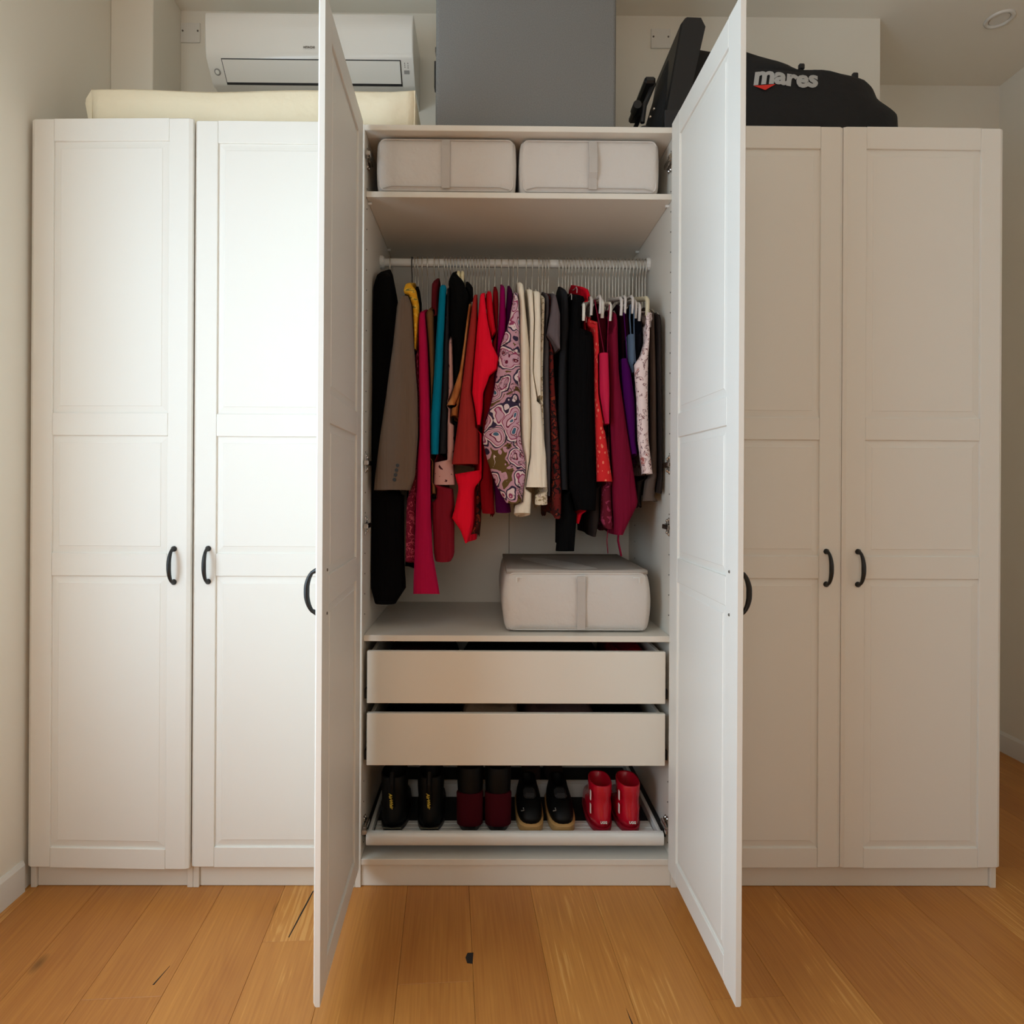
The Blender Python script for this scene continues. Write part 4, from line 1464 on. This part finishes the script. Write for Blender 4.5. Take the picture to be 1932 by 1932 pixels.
# black sneakers, toes forward
for i, (u, lab) in enumerate(((1002, 'black sneaker with a tan rubber toe, beside the burgundy boots'), (1063, 'black sneaker with a tan rubber toe, beside the red boots'))):
    p = at(u, 1555, .08)
    t = thing('sneaker', lab, 'shoe', (p.x, .2, TZ), 'shoes on the pull-out tray')
    y0 = .070
    s = MB().rings(stack([(TZ, y0 + .008, y0 + .232, .040, 0), (TZ + .005, y0 + .001, y0 + .238, .046, 0), (TZ + .026, y0, y0 + .238, .0465, 0), (TZ + .031, y0 + .006, y0 + .232, .042, 0)], p.x, 24, 3.2))
    autosmooth(s.build('sole', GOLD, t), 40)
    z = TZ + .0312
    uo = MB().rings(stack([(z, y0 + .007, y0 + .231, .0415, 0), (z + .014, y0 + .010, y0 + .232, .042, 0), (z + .028, y0 + .020, y0 + .231, .040, 0), (z + .040, y0 + .040, y0 + .230, .036, 0), (z + .050, y0 + .075, y0 + .228, .032, 0),
                           (z + .060, y0 + .110, y0 + .228, .030, 0), (z + .066, y0 + .125, y0 + .227, .028, 0), (z + .062, y0 + .131, y0 + .222, .023, 0), (z + .04, y0 + .135, y0 + .217, .020, 0)], p.x, 24, 2.8))
    uo.build('upper', BL, t, True)
    MB().box(p.x - .020, p.x + .020, y0 + .066, y0 + .12, z + .046, z + .066, .008).build('tongue', plain('dark_grey_mesh', (34, 33, 33), .9, bump=(300, .6, .002)), t)
    MB().tube([(p.x - .031, y0 + .030, z + .030), (p.x - .022, y0 + .026, z + .034), (p.x - .024, y0 + .034, z + .038)], .0018, 6).build('pull_tab', plain('grey_cord', (120, 116, 110), .7), t)
# shoes behind the bar
for i, (u, lab, mm) in enumerate(((1003, 'dark brown flat shoe behind the tray bar, left one', plain('brown_suede', (70, 48, 42), .8)), (1045, 'dark flat shoe behind the tray bar, right one', plain('dark_suede', (52, 38, 36), .8)))):
    p = at(u, 1455, .42)
    t = thing('flat_shoe', lab, 'shoe', (p.x, .44, TZ), 'shoes behind the tray bar')
    zb_ = .1305
    s = MB().rings(stack([(zb_, .362, .535, .035, 0), (zb_ + .012, .360, .538, .038, 0)], p.x))
    s.build('sole', BS, t)
    s = MB().rings(stack([(zb_ + .0122, .362, .536, .036, 0), (zb_ + .04, .366, .534, .036, 0), (zb_ + .056, .385, .532, .032, 0), (zb_ + .062, .40, .530, .029, 0), (zb_ + .055, .405, .525, .025, 0)], p.x))
    s.build('upper', mm, t, True)

# ------------------------------------------------------------------ on top of the wardrobes
ZW = ZT + .0006
# cream fabric box
t = thing('fabric_box', 'long low cream cotton box on top of the left wardrobes', 'storage box', (.66, .22, ZW))
bm_rows = []
N = 40
prof = [(.062, 0.0), (.058, .04), (.056, .085), (.055, .118), (.062, .127), (.20, .128), (.36, .127), (.375, .12), (.378, .06), (.375, 0)]
rings = []
for i in range(N + 1):
    a = i / N
    x = .150 + (1.166 - .150) * a
    ring = []
    for j, (y, z) in enumerate(prof):
        zz = z + (.0025 * math.sin(5 * a + j) + .002 * math.sin(13 * a)) * (z > .05)
        yy = y + .003 * math.sin(9 * a + z * 30) * (z > .02)
        if a > .93 and z > .1:
            zz += .006 * (a - .93) / .07
        ring.append((x, yy, ZW + max(0, zz)))
    rings.append(ring)
MB().rings(rings).build('body', M['cream'], t, True)
fl = MB()
fl.rings([[(.150, .058, ZW), (.150, .37, ZW), (.150, .37, ZW + .126), (.150, .057, ZW + .126)],
          [(.143, .060, ZW), (.143, .36, ZW), (.125, .35, ZW + .100), (.125, .066, ZW + .100)],
          [(.141, .062, ZW), (.141, .35, ZW), (.122, .34, ZW + .085), (.122, .068, ZW + .085)]])
fl.build('end_flap', M['cream'], t)
# seam of the right-hand end
MB().tube([(1.1665, .058, ZW + .004), (1.1675, .057, ZW + .07), (1.167, .056, ZW + .128)], .0028, 6).build('corner_seam', M['cream'], t)

# tall grey case
gy = .060
t = thing('tall_case', 'tall grey upright case with a white rear edge on the open wardrobe', 'case', (1.52, .16, ZW))
o = MB().rings(rounded_box_rings(1.2325, 1.8075, gy, gy + .10, ZW, ZW + .75, .012, 0)).build('front_shell', M['greycase'], t, True)
autosmooth(o, 40)
part_box('rear_shell', t, M['plastic'], 1.226, 1.802, gy + .101, gy + .20, ZW, ZW + .745, .008)
for z0_, z1_, dx in ((.215, .305, .007), (.335, .352, .004)):
    part_box('latch', t, M['black'], 1.2255 - dx, 1.2255, gy + .11, gy + .14, ZW + z0_, ZW + z1_, .002)

# black wheeled duffel bag
t = thing('duffel_bag', 'black wheeled duffel bag with silver lettering on the right wardrobes', 'bag', (2.3, .26, ZW))
rows = [(238, 1232, 1696), (224, 1234, 1697), (205, 1238, 1681), (185, 1243, 1665), (165, 1249, 1660), (147, 1254, 1642), (139, 1257, 1610), (132, 1259, 1548), (118, 1263, 1515),
        (108, 1266, 1478), (97, 1269, 1420), (88, 1272, 1345), (80, 1274, 1304), (72, 1278, 1296)]
BY0, BY1 = .075, .46
P = []
for v, ul, ur in rows:
    a, c = at(ul, v, .155), at(ur, v, .155)
    P.append(((a.z + c.z) / 2, a.x, c.x))
P[0] = (ZW, P[0][1], P[0][2])
P.sort(key=lambda q: q[0])
rings = []
zs = [q[0] for q in P]
NB = 34
for i in range(NB):
    z = zs[0] + (zs[-1] - zs[0]) * i / (NB - 1)
    xa, xb = interp(z, zs, [q[1] for q in P]), interp(z, zs, [q[2] for q in P])
    tt = i / (NB - 1)
    y0 = BY0 + .10 * tt ** 1.5
    y1 = BY1 - .08 * tt ** 2
    ring = []
    n = 40
    for k in range(n):
        a = 2 * math.pi * k / n
        ca_, sa_ = math.cos(a), math.sin(a)
        x = (xa + xb) / 2 + math.copysign(abs(ca_) ** .5, ca_) * (xb - xa) / 2
        y = (y0 + y1) / 2 + math.copysign(abs(sa_) ** .38, sa_) * (y1 - y0) / 2
        y += .006 * math.sin(19 * x + 9 * z) * min(1, tt * 8) + .004 * math.sin(41 * x - 23 * z) * min(1, tt * 8)
        ring.append((x, y, z + (.004 * math.sin(23 * x) if 0 < i else 0)))
    rings.append(ring)
bb = MB().rings(rings)
bag = bb.build('body', M['bag'], t, True)
bvh = BVHTree.FromPolygons([Vector(v) for v in bb.v], bb.f)


def on_bag(x, z, off=.003):
    hit = bvh.ray_cast(Vector((x, -.3, z)), Vector((0, 1, 0)))
    return (hit[0].y if hit[0] else BY0 + .02) - off


# lettering follows the cloth
v, f = text_mesh('mares', .1, .22, .0042, .0004)
xs = [p[0] for p in v]
zs_ = [p[2] for p in v]
a, c = at(1421, 165, .11), at(1547, 143, .11)
x0, x1 = a.x, c.x
zb_ = at(1430, 160, .11).z
kx = (x1 - x0) / (max(xs) - min(xs))
kz = .070 / .075
V = []
for x, y, z in v:
    q = (x - min(xs)) / (max(xs) - min(xs))
    X = x0 + (x - min(xs)) * kx
    Z = zb_ + z * kz + .004 * math.sin(7 * q) - .004 * q
    V.append((X, on_bag(X, Z, .0028) + y, Z))
mk('lettering', V, f, M['bagtxt'], t)
q = [at(1421, 164, .11), at(1460, 163, .11), at(1441, 174, .11)]
V = [(p.x, on_bag(p.x, p.z, .006), p.z) for p in q] + [(p.x, on_bag(p.x, p.z, .005), p.z) for p in q]
mk('red_triangle', V, [(0, 1, 2), (5, 4, 3), (0, 1, 4, 3), (1, 2, 5, 4), (2, 0, 3, 5)], M['red_print'], t)
# stiff base with trolley handle at the left end
bp = [at(1230, 236, .2), at(1262, 236, .2), at(1309, 90, .2), at(1301, 74, .2), at(1276, 73, .2), at(1268, 84, .2)]
bp[0].z = bp[1].z = ZW
bs = MB()
bs.rings([[(p.x + (.004 if y in (.10, .40) else 0), y, p.z - (.003 if y in (.10, .40) and i > 1 else 0)) for i, p in enumerate(bp)] for y in (.10, .108, .392, .40)])
bs.build('base_board', M['bag2'], t)
p1, p2, p3 = at(1202, 228, .14), at(1212, 195, .14), at(1228, 155, .14)
h = MB()
h.tube([(p1.x + .02, .15, p1.z), (p2.x + .01, .15, p2.z), (p3.x + .012, .15, p3.z), (p3.x + .012, .33, p3.z), (p2.x + .01, .33, p2.z), (p1.x + .02, .33, p1.z)], .008, 8)
h.build('trolley_handle', M['bag2'], t)
gp = at(1222, 150, .13)
part_box('handle_grip', t, M['bag2'], gp.x - .010, gp.x + .026, .125, .36, gp.z - .012, gp.z + .010, .006)
fp = at(1198, 200, .14)
MB().tube([(fp.x + .006, .13, fp.z), (fp.x + .006, .17, fp.z)], [.014, .014], 12).build('foot', M['bag2'], t)
wp = at(1204, 228, .14)
MB().tube([(wp.x + .012, .10, ZW + .027), (wp.x + .012, .13, ZW + .027)], .0255, 16).build('wheel', M['bag2'], t)
part_box('side_pocket', t, plain('bag_grey_panel', (34, 32, 33), .7), *sorted((at(1252, 220, .08).x, at(1280, 220, .08).x)), .066, .074, ZW + .006, ZW + .085, .003)
for u, v_ in ((1234, 205), (1227, 220)):
    p = at(u, v_, .095)
    MB().tube([(p.x, .094, p.z), (p.x, .100, p.z)], .003, 8).build('rivet', M['chrome'], t)
for (u, v_) in ((1512, 119), (1537, 131), (1613, 136)):
    p = at(u, v_, .19)
    MB().box(p.x - .010, p.x + .010, .183, .197, p.z - .024, p.z - .003, .004).build('zip_pull', M['bag2'], t)

# ------------------------------------------------------------------ air conditioner and wall fittings
t = thing('air_conditioner', 'white wall-mounted air conditioner above the cream box', 'air conditioner', (.734, .51, 2.775))
ax0, ax1 = .349, 1.120
body = MB()
prof = [(YB - .001, 2.775), (.470, 2.772), (.459, 2.776), (.402, 2.836), (.394, 2.86), (.389, 2.93), (.390, 2.985), (.396, 2.998), (.410, 3.003), (YB - .001, 3.003)]
body.rings([[(x, y + (0 if x not in (ax0, ax1) else .003 * (y < .45)), z) for y, z in prof] for x in (ax0, ax0 + .004, ax1 - .004, ax1)])
autosmooth(body.build('housing', M['ac'], t), 35)
# panel seam, flap and dark outlet
sx0, sx1 = .407, 1.070
d = Vector((0, .459 - .402, 2.776 - 2.836)).normalized()
nrm = Vector((0, -.06, -.057)).normalized()


def slant(x, s, off):
    p = Vector((x, .402, 2.836)) + d * s + nrm * off
    return (p.x, p.y, p.z)


mb = MB()
mb.rings([[slant(sx0 - .003, .002, .0003), slant(sx1 + .003, .002, .0003), slant(sx1 + .003, .086, .0003), slant(sx0 - .003, .086, .0003)],
          [slant(sx0 - .003, .002, .0012), slant(sx1 + .003, .002, .0012), slant(sx1 + .003, .086, .0012), slant(sx0 - .003, .086, .0012)]])
mb.build('air_outlet', M['ac_dark'], t)
mb = MB()
mb.rings([[slant(sx0, .005, .0014), slant(sx1, .005, .0014), slant(sx1, .078, .0014), slant(sx0, .078, .0014)],
          [slant(sx0 + .001, .005, .006), slant(sx1 - .001, .005, .006), slant(sx1 - .001, .077, .006), slant(sx0 + .001, .077, .006)]])
fo = mb.build('louvre_flap', M['ac'], t)
p = at(410, 143, .43)
cxy = slant(p.x, .035, .0)
pts = [slant(p.x, .045, .0002), slant(p.x, .045, .003), slant(p.x, .045, .004)]
MB().tube(pts, [.0115, .0115, .010], 16).build('sensor_ring', M['ac_grey'], t)
MB().tube([slant(p.x, .045, .0042), slant(p.x, .045, .0052)], [.0075, .007], 16).build('sensor_lens', M['plate'], t)
bx = at(767, 125, .42).x
mb = MB()
for ddx, ds in ((-.006, .012), (-.006, .018), (-.006, .024), (.006, .012), (.006, .020), (.006, .026)):
    mb.tube([slant(bx + ddx, ds, .0002), slant(bx + ddx, ds, .0012)], .0022, 6)
mb.build('indicator_symbols', M['ac_grey'], t)
mb = MB()
mb.rings([[slant(bx - .010, .034, o_), slant(bx + .010, .034, o_), slant(bx + .010, .046, o_), slant(bx - .010, .046, o_)] for o_ in (.0003, .0014)])
mb.build('display', M['ac_grey'], t)
lp = at(583, 89.5, .391)
add_text(t, 'brand_lettering', 'HITACHI', .011, (lp.x, .3897, lp.z), M['ink'], weight=.0002, w=.041)

for i, (u, v_, lab) in enumerate(((360, 63, 'white blank wall plate left of the air conditioner'), (1246, 74, 'white blank wall plate above the black duffel bag'))):
    p = at(u, v_, YB)
    t = thing('wall_plate', lab, 'wall plate', (p.x, YB, p.z), 'blank wall plates')
    part_box('cover', t, M['plate'], p.x - .040, p.x + .040, YB - .006, YB - .0003, p.z - .040, p.z + .040, .002)
    for dx in (-.030, .031):
        MB().tube([(p.x + dx, YB - .0062, p.z + .006), (p.x + dx, YB - .0085, p.z + .006)], [.004, .003], 8).build('screw', M['screw'], t)

lx, ly = 3.50, .615
t = thing('ceiling_light', 'round recessed ceiling spotlight in the right corner', 'ceiling light', (lx, ly, ZC))
n = 28
mb = MB()
rr = [(.052, ZC - .0005), (.051, ZC - .006), (.043, ZC - .009), (.038, ZC - .004), (.036, ZC - .0005)]
mb.rings([[(lx + r_ * math.cos(2 * math.pi * k / n), ly + r_ * math.sin(2 * math.pi * k / n), z) for k in range(n)] for r_, z in rr], False, False)
mb.build('trim_ring', M['plate'], t, True)
MB().tube([(lx, ly, ZC - .0005), (lx, ly, ZC - .003)], [.035, .034], 24).build('lens', M['plate'], t)
